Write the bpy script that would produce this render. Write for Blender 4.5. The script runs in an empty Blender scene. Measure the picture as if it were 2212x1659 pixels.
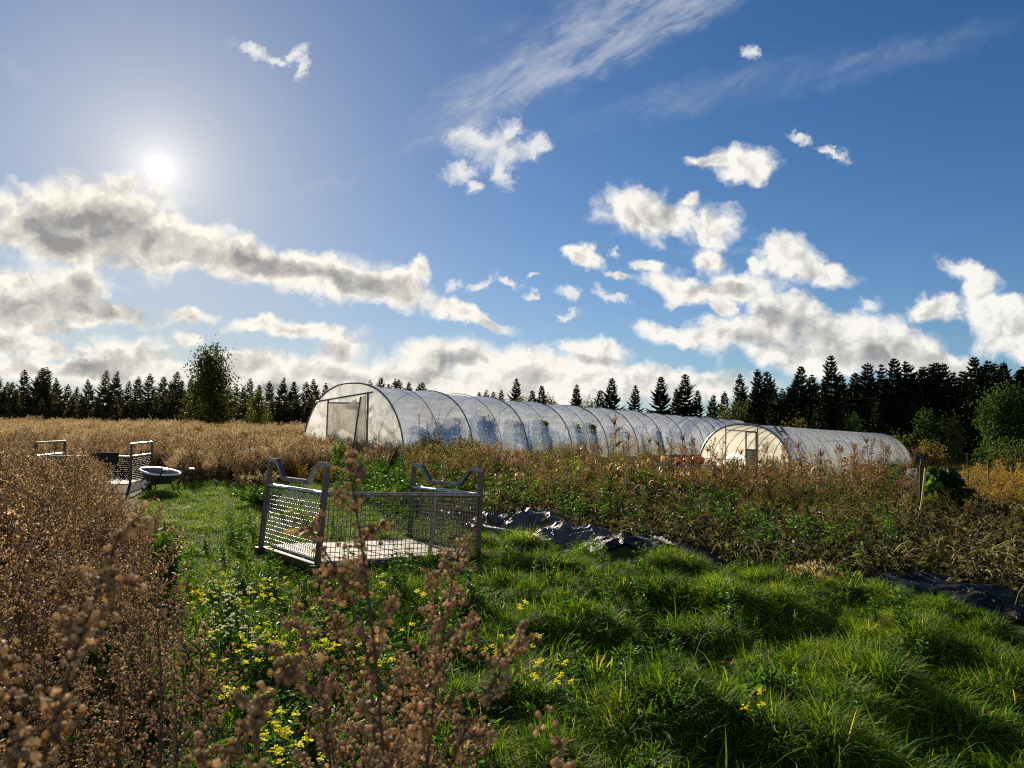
import bpy, math, random
import numpy as np
from mathutils import Vector, Matrix, Euler

R = math.radians
S = bpy.context.scene
COL = S.collection

# ------------------------------------------------------------------ camera
CAM_Z = 1.6
FPX = 1536.0                      # focal length in units of the 2212 px wide view
cam_d = bpy.data.cameras.new('camera')
cam = bpy.data.objects.new('camera', cam_d)
COL.objects.link(cam)
S.camera = cam
cam_d.lens = 25.0
cam_d.sensor_width = 36.0
cam_d.clip_start = 0.05
cam_d.clip_end = 5000
CAM_R = (Matrix.Rotation(R(90 + 3.2), 4, 'X') @ Matrix.Rotation(R(1.0), 4, 'Z')).to_3x3()
cam.matrix_world = Matrix.Translation((0, 0, CAM_Z)) @ CAM_R.to_4x4()
cam_d.dof.use_dof = True
cam_d.dof.focus_distance = 8.0
cam_d.dof.aperture_fstop = 8.5
cam_d.dof.aperture_blades = 0


def ray(px, py):
    return CAM_R @ Vector(((px - 1106) / FPX, -(py - 829.5) / FPX, -1.0))


def at(px, py, d):
    """world point seen at a picture position, at forward distance d"""
    v = ray(px, py)
    return Vector((0, 0, CAM_Z)) + v * (d / v.y)


# ------------------------------------------------------------------ noise
def _h2(ix, iy, s):
    n = (ix * 374761393 + iy * 668265263 + s * 144269504) & 0xffffffff
    n = ((n ^ (n >> 13)) * 1274126177) & 0xffffffff
    n = ((n ^ (n >> 16)) * 668265263) & 0xffffffff
    return ((n ^ (n >> 15)) & 0xffff) / 65535.0


def vn(x, y, s=0):
    x = np.asarray(x, float); y = np.asarray(y, float)
    ix = np.floor(x).astype(np.int64); iy = np.floor(y).astype(np.int64)
    fx = x - ix; fy = y - iy
    fx = fx * fx * fx * (fx * (fx * 6 - 15) + 10); fy = fy * fy * fy * (fy * (fy * 6 - 15) + 10)
    a = _h2(ix, iy, s); b = _h2(ix + 1, iy, s); c = _h2(ix, iy + 1, s); d = _h2(ix + 1, iy + 1, s)
    return (a * (1 - fx) + b * fx) * (1 - fy) + (c * (1 - fx) + d * fx) * fy


def fbm(x, y, s=0, o=4):
    t = 0; a = 0.5; n = 0
    for k in range(o):
        t = t + a * vn(np.asarray(x) * 2 ** k + 17.3 * k, np.asarray(y) * 2 ** k - 9.1 * k, s + k); n += a; a *= .5
    return t / n


def sst(a, b, x):
    t = np.clip((np.asarray(x, float) - a) / (b - a), 0, 1)
    return t * t * (3 - 2 * t)


# ------------------------------------------------------------------ zones and terrain
def bed_edge(x):
    return np.interp(x, [-1.2, 0, 1.4, 3.0, 4.4, 6.0, 9.0, 14], [11.3, 10.7, 10.0, 8.7, 7.5, 6.3, 4.6, 3.0])


def mass_edge(y):
    return -0.5 * np.asarray(y) + 0.12


def ground(x, y):
    x = np.asarray(x, float); y = np.asarray(y, float)
    t = np.clip(x + 1.9, 0, 34)
    z = -0.03 * (np.sqrt(t * t + .5) - .7)
    z = z + 0.10 * (fbm(x * .22, y * .22, 3, 3) - .5) * sst(2, 12, np.hypot(x, y))
    be = bed_edge(x)
    grassy = sst(-.5, -1.5, y - be) * sst(-.4, 1.2, x - mass_edge(y))
    hum = np.clip(fbm(x * 2.1 + .5 * y, y * 2.4, 11, 3) - .40, 0, 1) + .5 * np.clip(fbm(x * .9, y * 1.1, 13, 2) - .45, 0, 1)
    amp = .46 * sst(-1.2, 1.2, x) * sst(10.5, 8.5, y) + .12
    near_cage = np.exp(-(((x + 1.7) / 1.9) ** 2 + ((y - 8.9) / 1.9) ** 2) ** 2)
    z = z + grassy * amp * hum * (1 - near_cage)
    z = z + (1 - grassy) * .05 * (fbm(x * 1.7, y * 1.7, 21, 3) - .5)
    return z


def gz(x, y):
    return float(ground(np.array([x]), np.array([y]))[0])


# ------------------------------------------------------------------ mesh builder
class MB:
    def __init__(self):
        self.v = []; self.f = []; self.t = []; self.n = 0

    def add(self, v, f, tint=0.5):
        v = np.asarray(v, float).reshape(-1, 3)
        f = np.asarray(f, np.int64)
        self.v.append(v); self.f.append(f + self.n)
        self.t.append(np.broadcast_to(np.asarray(tint, float), (len(v),)).copy())
        self.n += len(v)

    def tube(self, pts, rad, sides=4, tint=.5, cap=True):
        p = np.asarray([tuple(q) for q in pts], float); k = len(p)
        rad = np.broadcast_to(np.asarray(rad, float), (k,))
        d = np.gradient(p, axis=0); d /= np.linalg.norm(d, axis=1)[:, None] + 1e-9
        ref = np.array([0, 0, 1.]) if abs(d[:, 2]).mean() < .8 else np.array([1., 0, 0])
        a = np.cross(d, ref); a /= np.linalg.norm(a, axis=1)[:, None] + 1e-9
        b = np.cross(d, a)
        th = np.arange(sides) * 2 * math.pi / sides + math.pi / 4
        ring = p[:, None] + rad[:, None, None] * (np.cos(th)[None, :, None] * a[:, None] + np.sin(th)[None, :, None] * b[:, None])
        i = np.arange(k - 1)[:, None] * sides; j = np.arange(sides)[None]
        j2 = (j + 1) % sides
        f = np.stack([i + j, i + j2, i + sides + j2, i + sides + j], -1).reshape(-1, 4)
        tt = np.repeat(np.broadcast_to(np.asarray(tint, float), (k,)), sides)
        self.add(ring.reshape(-1, 3), f, tt)
        if cap and sides > 2:
            for o, rev in ((0, 1), ((k - 1) * sides, 0)):
                idx = np.arange(sides) + o
                c = ring.reshape(-1, 3)[idx]
                m = c.mean(0)
                fv = np.vstack([c, m])
                ff = np.stack([np.arange(sides), (np.arange(sides) + 1) % sides, np.full(sides, sides)], 1)
                if rev: ff = ff[:, ::-1]
                self.add(fv, ff, tt[idx[0]])

    def box(self, c, s, rot=None, tint=.5):
        x, y, z = np.asarray(s, float) / 2
        v = np.array([(-x, -y, -z), (x, -y, -z), (x, y, -z), (-x, y, -z), (-x, -y, z), (x, -y, z), (x, y, z), (-x, y, z)])
        if rot is not None: v = v @ np.array(rot).T
        self.add(v + np.asarray(tuple(c)), [(0, 3, 2, 1), (4, 5, 6, 7), (0, 1, 5, 4), (1, 2, 6, 5), (2, 3, 7, 6), (3, 0, 4, 7)], tint)

    def bar(self, p, q, w, h=None, tint=.5):
        """rectangular bar from p to q"""
        p = Vector(p); q = Vector(q); h = h or w
        d = (q - p); L = d.length; d.normalize()
        ref = Vector((0, 0, 1)) if abs(d.z) < .9 else Vector((0, 1, 0))
        a = d.cross(ref).normalized(); b = a.cross(d)
        rot = Matrix((a, d, b)).transposed()
        self.box((p + q) / 2, (w, L, h), rot, tint)

    def leaves(self, pos, d, length, width, fold=.25, tint=.5, rng=None, curl=0):
        """folded leaf shapes: 5 vertices (base, two sides, tip, midrib dip) each"""
        pos = np.asarray(pos, float); d = np.asarray(d, float)
        n = len(pos)
        if n == 0: return
        d = d / (np.linalg.norm(d, axis=1)[:, None] + 1e-9)
        r = rng.normal(size=(n, 3))
        s = np.cross(d, r); s /= np.linalg.norm(s, axis=1)[:, None] + 1e-9
        u = np.cross(s, d)
        L = np.broadcast_to(length, (n,))[:, None]; W = np.broadcast_to(width, (n,))[:, None] / 2
        mid = pos + d * L * .45
        v = np.stack([pos, mid + s * W + u * W * fold * 2, pos + d * L * (1 - abs(curl) * .3) + u * L * curl, mid - s * W + u * W * fold * 2, mid], 1)
        b = np.arange(n)[:, None] * 5
        f = np.concatenate([b + np.array([[0, 4, 1]]), b + np.array([[1, 4, 2]]), b + np.array([[0, 3, 4]]), b + np.array([[4, 3, 2]])])
        self.add(v.reshape(-1, 3), f, np.repeat(np.broadcast_to(tint, (n,)), 5))

    def beads(self, pos, r, tint=.5, rng=None, sq=1.0):
        pos = np.asarray(pos, float); n = len(pos)
        if n == 0: return
        o = np.array([(1, 0, 0), (-1, 0, 0), (0, 1, 0), (0, -1, 0), (0, 0, 1), (0, 0, -1)], float)
        fo = np.array([(0, 2, 4), (2, 1, 4), (1, 3, 4), (3, 0, 4), (2, 0, 5), (1, 2, 5), (3, 1, 5), (0, 3, 5)])
        r = np.broadcast_to(r, (n,))
        jit = 1 + (rng.random((n, 6, 1)) - .5) * .5
        v = pos[:, None] + o[None] * r[:, None, None] * jit
        f = (np.arange(n)[:, None, None] * 6 + fo[None]).reshape(-1, 3)
        self.add(v.reshape(-1, 3), f, np.repeat(np.broadcast_to(tint, (n,)), 6))

    def balls(self, pos, r, tint=.5, rng=None):
        """12-vertex rounded seed heads"""
        pos = np.asarray(pos, float); n = len(pos)
        if n == 0: return
        g = (1 + 5 ** .5) / 2
        o = np.array([(-1, g, 0), (1, g, 0), (-1, -g, 0), (1, -g, 0), (0, -1, g), (0, 1, g), (0, -1, -g), (0, 1, -g), (g, 0, -1), (g, 0, 1), (-g, 0, -1), (-g, 0, 1)]) / 1.9
        fo = np.array([(0, 11, 5), (0, 5, 1), (0, 1, 7), (0, 7, 10), (0, 10, 11), (1, 5, 9), (5, 11, 4), (11, 10, 2), (10, 7, 6), (7, 1, 8), (3, 9, 4), (3, 4, 2), (3, 2, 6), (3, 6, 8), (3, 8, 9), (4, 9, 5), (2, 4, 11), (6, 2, 10), (8, 6, 7), (9, 8, 1)])
        r = np.broadcast_to(r, (n,))
        jit = 1 + (rng.random((n, 12, 1)) - .5) * .6
        sc = 1 + (rng.random((n, 1, 3)) - .5) * .5
        v = pos[:, None] + o[None] * r[:, None, None] * jit * sc
        f = (np.arange(n)[:, None, None] * 12 + fo[None]).reshape(-1, 3)
        self.add(v.reshape(-1, 3), f, np.repeat(np.broadcast_to(tint, (n,)), 12))

    def blades(self, base, az, length, width, lean, curve, segs=4, tint=.5, tip=.0):
        """grass blades: ribbons that lean over and droop"""
        base = np.asarray(base, float); n = len(base)
        if n == 0: return
        az = np.broadcast_to(az, (n,)); length = np.broadcast_to(length, (n,)); width = np.broadcast_to(width, (n,))
        lean = np.broadcast_to(lean, (n,)); curve = np.broadcast_to(curve, (n,))
        t = np.linspace(0, 1, segs + 1)
        ang = lean[:, None] + curve[:, None] * t[None] ** 1.3          # from vertical
        st = (length / segs)[:, None]
        hor = np.concatenate([np.zeros((n, 1)), np.cumsum(np.sin(ang[:, 1:]) * st, 1)], 1)
        ver = np.concatenate([np.zeros((n, 1)), np.cumsum(np.cos(ang[:, 1:]) * st, 1)], 1)
        dx = np.cos(az)[:, None]; dy = np.sin(az)[:, None]
        c = np.stack([base[:, :1] + hor * dx, base[:, 1:2] + hor * dy, base[:, 2:] + ver], -1)
        w = width[:, None] * (np.clip(1.0 - t ** 2.2, tip, 1) * (.55 + .9 * t * (1 - t) * 2))[None] / 2 + 2e-4
        side = np.stack([-dy * np.ones_like(w), dx * np.ones_like(w), .25 * np.ones_like(w)], -1)
        v = np.stack([c + side * w[..., None], c - side * w[..., None]], 2)       # n, segs+1, 2, 3
        k = (segs + 1) * 2
        i = np.arange(n)[:, None] * k + np.arange(segs)[None] * 2
        f = np.stack([i, i + 1, i + 3, i + 2], -1).reshape(-1, 4)
        self.add(v.reshape(-1, 3), f, np.repeat(np.broadcast_to(tint, (n,)), k))

    def grid(self, P, tint=.5, wrap=False):
        """P: (a, b, 3) array of points"""
        a, b = P.shape[:2]
        i = np.arange(a - 1)[:, None] * b
        if wrap:
            j = np.arange(b)[None]; j2 = (j + 1) % b
        else:
            j = np.arange(b - 1)[None]; j2 = j + 1
        f = np.stack([i + j, i + j2, i + b + j2, i + b + j], -1).reshape(-1, 4)
        self.add(P.reshape(-1, 3), f, np.asarray(tint).reshape(-1) if np.ndim(tint) else tint)

    def lathe(self, prof, n=24, c=(0, 0, 0), tint=.5):
        th = np.arange(n) * 2 * math.pi / n
        prof = np.asarray(prof, float)
        P = np.stack([prof[:, 0][:, None] * np.cos(th), prof[:, 0][:, None] * np.sin(th), np.repeat(prof[:, 1][:, None], n, 1)], -1) + np.asarray(c, float)
        self.grid(P, tint, wrap=True)

    def mesh(self, name, mat, smooth=False):
        me = bpy.data.meshes.new(name)
        if self.n:
            v = np.concatenate(self.v); me.vertices.add(len(v)); me.vertices.foreach_set('co', v.astype(np.float32).ravel())
            li = np.concatenate([f.ravel() for f in self.f]); me.loops.add(len(li)); me.loops.foreach_set('vertex_index', li.astype(np.int32))
            ks = np.concatenate([np.full(len(f), f.shape[1]) for f in self.f])
            me.polygons.add(len(ks)); me.polygons.foreach_set('loop_start', (np.cumsum(ks) - ks).astype(np.int32))
            if smooth: me.polygons.foreach_set('use_smooth', np.ones(len(ks), bool))
            else: me.polygons.foreach_set('use_smooth', np.zeros(len(ks), bool))
            a = me.attributes.new('tint', 'FLOAT', 'POINT'); a.data.foreach_set('value', np.concatenate(self.t).astype(np.float32))
            me.update(calc_edges=True)
        me.materials.append(mat)
        return me

    def build(self, name, mat, parent=None, smooth=False, link=COL):
        o = bpy.data.objects.new(name, self.mesh(name, mat, smooth))
        link.objects.link(o)
        if parent: o.parent = parent
        return o


def tag(o, label, cat, group=None, kind=None):
    o['label'] = label
    o['category'] = cat
    if group: o['group'] = group
    if kind: o['kind'] = kind
    return o


def thing(name, label, cat, loc, rotz=0, group=None):
    o = bpy.data.objects.new(name, None)
    COL.objects.link(o)
    o.location = loc; o.rotation_euler = (0, 0, rotz)
    o.empty_display_size = .2
    return tag(o, label, cat, group)


KIDS = {}
def part(mb, name, mat, parent, smooth=False, label=None):
    o = mb.build(name, mat, parent, smooth)
    KIDS.setdefault(parent.name, []).append(o)
    if label: o['label'] = label
    return o


def dup(root, loc, rotz=0, scale=1.0, label=None, group=None, tilt=(0, 0)):
    c = root.copy(); COL.objects.link(c)
    c.location = loc; c.rotation_euler = (tilt[0], tilt[1], rotz); c.scale = (scale,) * 3
    if label: c['label'] = label
    if group: c['group'] = group
    for k in KIDS.get(root.name, []):
        d = k.copy(); COL.objects.link(d); d.parent = c
        KIDS.setdefault(c.name, []).append(d)
        for q in KIDS.get(k.name, []):
            e = q.copy(); COL.objects.link(e); e.parent = d
    return c


# ------------------------------------------------------------------ node helpers
class NT:
    def __init__(self, tree): self.t = tree; self.N = tree.nodes; self.L = tree.links
    def new(self, kind, **kw):
        n = self.N.new(kind)
        for k, v in kw.items(): setattr(n, k, v)
        return n
    def link(self, a, b): self.L.new(a, b)
    def put(self, sock, val):
        if hasattr(val, 'is_output') or isinstance(val, bpy.types.NodeSocket): self.L.new(val, sock)
        else: sock.default_value = val
    def math(self, op, a, b=None, c=None, clamp=False):
        n = self.N.new('ShaderNodeMath'); n.operation = op; n.use_clamp = clamp
        for i, q in enumerate((a, b, c)):
            if q is not None: self.put(n.inputs[i], q)
        return n.outputs[0]
    def vmath(self, op, a, b=None, scale=None):
        n = self.N.new('ShaderNodeVectorMath'); n.operation = op
        self.put(n.inputs[0], a)
        if b is not None: self.put(n.inputs[1], b)
        if scale is not None: self.put(n.inputs['Scale'], scale)
        return n.outputs['Value'] if op in ('DOT_PRODUCT', 'LENGTH', 'DISTANCE') else n.outputs[0]
    def mapr(self, v, a, b, c=0., d=1., smooth=True):
        n = self.N.new('ShaderNodeMapRange'); n.interpolation_type = 'SMOOTHSTEP' if smooth else 'LINEAR'
        self.put(n.inputs['Value'], v)
        for nm, q in zip(('From Min', 'From Max', 'To Min', 'To Max'), (a, b, c, d)): self.put(n.inputs[nm], q)
        return n.outputs[0]
    def mix(self, f, a, b, blend='MIX'):
        n = self.N.new('ShaderNodeMix'); n.data_type = 'RGBA'; n.blend_type = blend; n.clamp_factor = True
        self.put(n.inputs[0], f); self.put(n.inputs[6], a); self.put(n.inputs[7], b)
        return n.outputs[2]
    def noise(self, vec=None, scale=5., detail=3., rough=.5, dist=0., dim='3D'):
        n = self.N.new('ShaderNodeTexNoise'); n.noise_dimensions = dim
        if vec is not None: self.L.new(vec, n.inputs['Vector'])
        n.inputs['Scale'].default_value = scale; n.inputs['Detail'].default_value = detail
        n.inputs['Roughness'].default_value = rough; n.inputs['Distortion'].default_value = dist
        return n.outputs['Fac']
    def ramp(self, f, stops, interp='LINEAR'):
        n = self.N.new('ShaderNodeValToRGB'); cr = n.color_ramp; cr.interpolation = interp
        while len(cr.elements) < len(stops): cr.elements.new(.5)
        for e, (p, c) in zip(cr.elements, stops): e.position = p; e.color = (*c, 1)
        self.L.new(f, n.inputs[0])
        return n.outputs[0]
    def mixs(self, f, a, b):
        n = self.N.new('ShaderNodeMixShader'); self.put(n.inputs[0], f); self.L.new(a, n.inputs[1]); self.L.new(b, n.inputs[2])
        return n.outputs[0]
    def bsdf(self, kind, color=None, **kw):
        n = self.N.new('ShaderNode' + kind)
        if color is not None: self.put(n.inputs[0], color if not isinstance(color, tuple) else (*color, 1))
        for k, v in kw.items(): self.put(n.inputs[k], v)
        return n.outputs[0]


def newmat(name):
    m = bpy.data.materials.new(name); m.use_nodes = True
    t = NT(m.node_tree); t.N.clear()
    out = t.N.new('ShaderNodeOutputMaterial')
    return m, t, out


def veg(name, stops, transl=.35, rnd=.15, patch=.2, pscale=.5, rough=.45, spec=.35, tgain=1.6, tb=.55):
    """foliage: colour by the 'tint' attribute, varied per plant and per patch of ground; lets light through"""
    m, t, out = newmat(name)
    a = t.new('ShaderNodeAttribute', attribute_name='tint').outputs['Fac']
    oi = t.new('ShaderNodeObjectInfo').outputs['Random']
    ge = t.new('ShaderNodeNewGeometry').outputs['Position']
    nz = t.noise(ge, pscale, 2, .5)
    f = t.math('ADD', a, t.math('MULTIPLY', t.math('SUBTRACT', oi, .5), rnd))
    f = t.math('ADD', f, t.math('MULTIPLY', t.math('SUBTRACT', nz, .5), patch * 2), clamp=True)
    c = t.ramp(f, stops)
    p = t.bsdf('BsdfPrincipled', c, Roughness=rough)
    p.node.inputs['Specular IOR Level'].default_value = spec
    if transl > 0:
        tc = t.mix(1.0, c, (tgain, tgain * 1.02, tgain * tb, 1), 'MULTIPLY')
        s = t.mixs(transl, p, t.bsdf('BsdfTranslucent', tc))
    else: s = p
    t.link(s, out.inputs[0])
    return m


def plain(name, col, rough=.5, metal=0., spec=.4, var=.15, vscale=6., bump=0., bscale=30., col2=None):
    m, t, out = newmat(name)
    co = t.new('ShaderNodeTexCoord').outputs['Object']
    nz = t.noise(co, vscale, 4, .6)
    c2 = col2 or tuple(q * (1 - var * 2) for q in col)
    c = t.mix(t.mapr(nz, .35, .7), (*col, 1), (*c2, 1))
    p = t.bsdf('BsdfPrincipled', c, Roughness=rough, Metallic=metal)
    p.node.inputs['Specular IOR Level'].default_value = spec
    if bump:
        b = t.new('ShaderNodeBump'); b.inputs['Strength'].default_value = bump; b.inputs['Distance'].default_value = .01
        t.link(t.noise(co, bscale, 3), b.inputs['Height']); t.link(b.outputs[0], p.node.inputs['Normal'])
    t.link(p, out.inputs[0])
    return m
# ------------------------------------------------------------------ sun and sky
SUN = ray(345, 366).normalized()
SUN_EL = math.asin(SUN.z)
SUN_AZ = math.atan2(SUN.x, SUN.y)          # from +Y towards +X (negative: left)
ld = bpy.data.lights.new('sun', 'SUN'); ld.energy = 5.0; ld.angle = R(.55); ld.color = (1.0, .86, .66)
sun = bpy.data.objects.new('sun', ld); COL.objects.link(sun)
sun.rotation_mode = 'QUATERNION'; sun.rotation_quaternion = SUN.to_track_quat('Z', 'Y')
sun.location = SUN * 60

W = bpy.data.worlds.new('World'); S.world = W; W.use_nodes = True
t = NT(W.node_tree); t.N.clear()
wout = t.new('ShaderNodeOutputWorld'); bg = t.new('ShaderNodeBackground'); bg.inputs['Strength'].default_value = .0505
t.link(bg.outputs[0], wout.inputs[0])
sk = t.new('ShaderNodeTexSky'); sk.sky_type = 'NISHITA'; sk.sun_disc = False
sk.sun_elevation = SUN_EL; sk.sun_rotation = SUN_AZ
sk.air_density = 1.0; sk.dust_density = 0.0; sk.ozone_density = 3.5; sk.altitude = 50
skyc = t.mix(1.0, sk.outputs[0], (.21, .56, .82, 1), 'MULTIPLY')
dirv = t.vmath('NORMALIZE', t.new('ShaderNodeTexCoord').outputs['Generated'])
sep = t.new('ShaderNodeSeparateXYZ'); t.link(dirv, sep.inputs[0])
dx, dy, dz = sep.outputs
yy = t.math('MAXIMUM', t.math('ABSOLUTE', dy), .12)
cmb = t.new('ShaderNodeCombineXYZ')
t.link(t.math('DIVIDE', dx, yy), cmb.inputs[0]); t.link(t.math('DIVIDE', dz, yy), cmb.inputs[1]); t.link(t.math('MULTIPLY', t.math('SIGN', dy), 3.0), cmb.inputs[2])
uv = cmb.outputs[0]                        # sky position on the plane y = 1 (and its mirror behind)
# sky billow warp
nw = t.new('ShaderNodeTexNoise'); t.link(uv, nw.inputs['Vector']); nw.inputs['Scale'].default_value = 15; nw.inputs['Detail'].default_value = 5; nw.inputs['Roughness'].default_value = .62
warp = t.vmath('MULTIPLY', t.vmath('SUBTRACT', nw.outputs['Color'], (.5, .5, .5)), (.075, .06, 0))
uvw = t.vmath('ADD', uv, warp)


def blob_uv(px, py, rx, ry, rot=0):
    v = ray(px, py)
    return (v.x / v.y, v.z / v.y), rx / FPX * 1.2, ry / FPX * 1.22, -R(rot)


def blobs(lst, src, k=.35):
    acc = None
    for i, b in enumerate(lst):
        if i % 6 == 5: src = t.vmath('ADD', src, t.vmath('SCALE', (1e-6, 0, 0), scale=acc))     # keeps the evaluation in order
        (u, v), rx, ry, rot = blob_uv(*b)
        m = t.new('ShaderNodeMapping', vector_type='TEXTURE')
        t.link(src, m.inputs[0]); m.inputs[1].default_value = (u, v, 3.0); m.inputs[2].default_value = (0, 0, rot); m.inputs[3].default_value = (rx, ry, 30.)
        d = t.vmath('LENGTH', m.outputs[0])
        acc = d if acc is None else t.math('SMOOTH_MIN', acc, d, k)
    return acc


CUM = [  # left bank
    (115, 470, 125, 76), (215, 480, 150, 88), (330, 530, 60, 50), (290, 525, 90, 60, 10), (45, 505, 80, 48), (150, 530, 120, 50),
    (400, 525, 95, 48, 10), (520, 560, 150, 45, 12), (690, 590, 160, 44, 12), (830, 622, 105, 36, 14), (905, 590, 28, 26),
    (40, 630, 110, 52), (165, 615, 80, 45), (240, 682, 110, 22, 8), (40, 690, 110, 34), (10, 735, 70, 40), (100, 748, 50, 26, 15),
    (405, 687, 44, 17), (560, 700, 50, 15, -10), (640, 712, 100, 19, 4), (408, 737, 26, 20),
    (60, 800, 150, 26), (290, 770, 95, 40), (180, 790, 80, 30), (420, 805, 190, 24), (600, 800, 200, 28), (735, 765, 55, 32, -30), (650, 830, 260, 24),
    (930, 760, 70, 36), (1010, 765, 120, 36, 5), (900, 815, 230, 38), (1160, 800, 170, 42, 5), (1270, 752, 80, 26, 8), (1310, 775, 50, 20), (1120, 848, 260, 34), (1440, 835, 220, 30),
    (985, 668, 60, 18, 14), (1070, 700, 45, 13, 18),
    (1545, 345, 50, 17, -8), (1600, 355, 58, 36, 14),
    (1375, 465, 78, 50, 5), (1450, 470, 60, 38), (1545, 490, 62, 44), (1495, 438, 22, 20),
    (1255, 550, 36, 20, 14), (1530, 570, 40, 28), (1400, 573, 36, 14, 12), (1342, 590, 34, 9, 14),
    (1470, 625, 90, 30, 12), (1590, 620, 76, 26, -6), (1640, 575, 22, 18), (1715, 555, 62, 36, 20), (1770, 590, 60, 26, 14), (1560, 665, 26, 18, 40),
    (1700, 670, 75, 40), (1630, 715, 120, 36), (1460, 722, 110, 22, 8), (1790, 720, 130, 44, 6), (1900, 730, 120, 46, 14), (1980, 770, 140, 40, 20), (1790, 775, 190, 34, 3),
    (2090, 590, 60, 26, 14), (2105, 630, 34, 30, 40), (2030, 662, 55, 24), (2180, 690, 90, 34), (2215, 740, 110, 40), (2160, 660, 70, 20),
]
WISP = [  # small ragged clouds
    (1045, 312, 66, 32, 10), (1098, 290, 22, 34, 25), (1155, 320, 32, 22, -28), (1000, 375, 40, 20, -20), (1085, 370, 18, 34, -30), (1033, 408, 20, 11), (1085, 335, 50, 22),
    (548, 115, 44, 12, 25), (600, 128, 30, 9, -5), (645, 108, 24, 13, -50), (652, 140, 9, 34, 5),
    (1730, 298, 24, 9), (1795, 325, 26, 9, 15), (1228, 628, 24, 12, 30), (1100, 607, 22, 7, 25), (1040, 612, 26, 9, -20), (975, 614, 16, 13), (1155, 607, 16, 5, -15), (1150, 640, 14, 7, 30), (1302, 628, 14, 9, 20), (1325, 640, 26, 7, 15), (1225, 680, 26, 9, -10), (1620, 110, 14, 14, 60), (1325, 547, 12, 9),
    (1875, 655, 22, 14), (490, 497, 18, 9, 20), (180, 765, 50, 7), (345, 752, 40, 5),
]
sdot = t.math('MAXIMUM', t.vmath('DOT_PRODUCT', dirv, tuple(SUN)), -1.0)
theta = t.math('ARCCOSINE', t.math('MINIMUM', sdot, 1.0))
nearsun = t.math('EXPONENT', t.math('MULTIPLY', theta, -2.2))
D = blobs(CUM, uvw)
big = t.noise(uv, 9., 6, .62)
def billow(v):
    a = []
    for sc in (13., 31.):
        vo = t.new('ShaderNodeTexVoronoi'); vo.feature = 'SMOOTH_F1'; vo.voronoi_dimensions = '2D'; t.link(v, vo.inputs['Vector'])
        vo.inputs['Scale'].default_value = sc; vo.inputs['Smoothness'].default_value = .35; a.append(vo.outputs['Distance'])
    return t.math('SUBTRACT', 1.0, t.math('MULTIPLY_ADD', a[0], .62, t.math('MULTIPLY', a[1], .45)))


puff = billow(uvw)
fine = t.noise(uvw, 26., 6, .65)
nn = t.math('ADD', t.math('MULTIPLY', t.math('SUBTRACT', big, .5), 1.1), t.math('MULTIPLY', t.math('SUBTRACT', fine, .5), .85))
nn = t.math('ADD', nn, t.math('MULTIPLY', t.math('SUBTRACT', puff, .56), .70))
inside = t.math('ADD', t.math('SUBTRACT', 1.0, D), nn)
# cloud cover added over the unseen sky, to fill the backlit foreground with light
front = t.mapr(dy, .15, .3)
fill_cloud = t.math('SUBTRACT', t.math('MULTIPLY', t.math('SUBTRACT', t.noise(dirv, 3., 6, .6), .38), 5.), t.math('MULTIPLY', t.math('ABSOLUTE', t.math('SUBTRACT', dz, .28)), 2.6))
inside = t.math('ADD', t.math('MULTIPLY', inside, front), t.math('MULTIPLY', fill_cloud, t.math('SUBTRACT', 1.0, front)))
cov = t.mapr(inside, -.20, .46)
# wisps, torn by stronger noise
nw2 = t.new('ShaderNodeTexNoise'); t.link(uv, nw2.inputs['Vector']); nw2.inputs['Scale'].default_value = 22; nw2.inputs['Detail'].default_value = 6; nw2.inputs['Roughness'].default_value = .68
uvx = t.vmath('ADD', uv, t.vmath('MULTIPLY', t.vmath('SUBTRACT', nw2.outputs['Color'], (.5, .5, .5)), (.07, .06, 0)))
Dw = blobs(WISP, uvx, .3)
fin2 = t.noise(uvx, 40., 6, .7)
insw = t.math('ADD', t.math('SUBTRACT', 1.0, Dw), t.math('MULTIPLY', t.math('SUBTRACT', fin2, .55), 2.0))
covw = t.math('MULTIPLY', t.mapr(insw, -.45, .75, 0., .86), front)
# light on the billows: the noise sampled a little nearer the sun
(su, sv), _, _, _ = blob_uv(345, 366, 1, 1)
tosun = t.vmath('NORMALIZE', t.vmath('SUBTRACT', (su, sv + .25, 3.0), uv))
off = t.vmath('SCALE', tosun, scale=.012)
fine2 = t.noise(t.vmath('ADD', uvw, off), 26., 6, .65)
big2 = t.noise(t.vmath('ADD', uv, t.vmath('SCALE', tosun, scale=.03)), 9., 6, .62)
lit = t.math('ADD', t.math('MULTIPLY', t.math('SUBTRACT', fine, fine2), 1.3), t.math('MULTIPLY', t.math('SUBTRACT', big, big2), 2.0))
lit = t.math('ADD', lit, t.math('MULTIPLY', t.math('SUBTRACT', puff, billow(t.vmath('ADD', uvw, off))), 1.2))
DARK = [(150, 492, 120, 62, 3), (235, 512, 112, 62, 8), (310, 545, 62, 40, 10), (150, 640, 75, 34), (200, 660, 80, 22, 10), (600, 578, 90, 24, 12), (780, 610, 80, 24, 14), (270, 785, 80, 26), (180, 800, 60, 18), (990, 770, 60, 16), (740, 805, 60, 16), (1880, 760, 200, 34, 12), (1700, 690, 70, 24, 10), (1640, 740, 90, 16, 8), (30, 660, 60, 20), (1560, 625, 60, 14), (1290, 775, 50, 12, 8), (600, 840, 60, 12)]
Dd = blobs(DARK, uvw, .5)
core = t.mapr(t.math('ADD', t.math('SUBTRACT', 1.35, Dd), t.math('MULTIPLY', nn, .4)), 0., 1.1)
deep = t.mapr(inside, .15, 1.35)
dark = t.math('SUBTRACT', t.math('ADD', t.math('MULTIPLY', core, .56), t.math('MULTIPLY', deep, t.math('MULTIPLY_ADD', nearsun, .60, .12))), t.math('MULTIPLY', lit, 1.0), clamp=True)
dark = t.math('MULTIPLY', dark, front)
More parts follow.
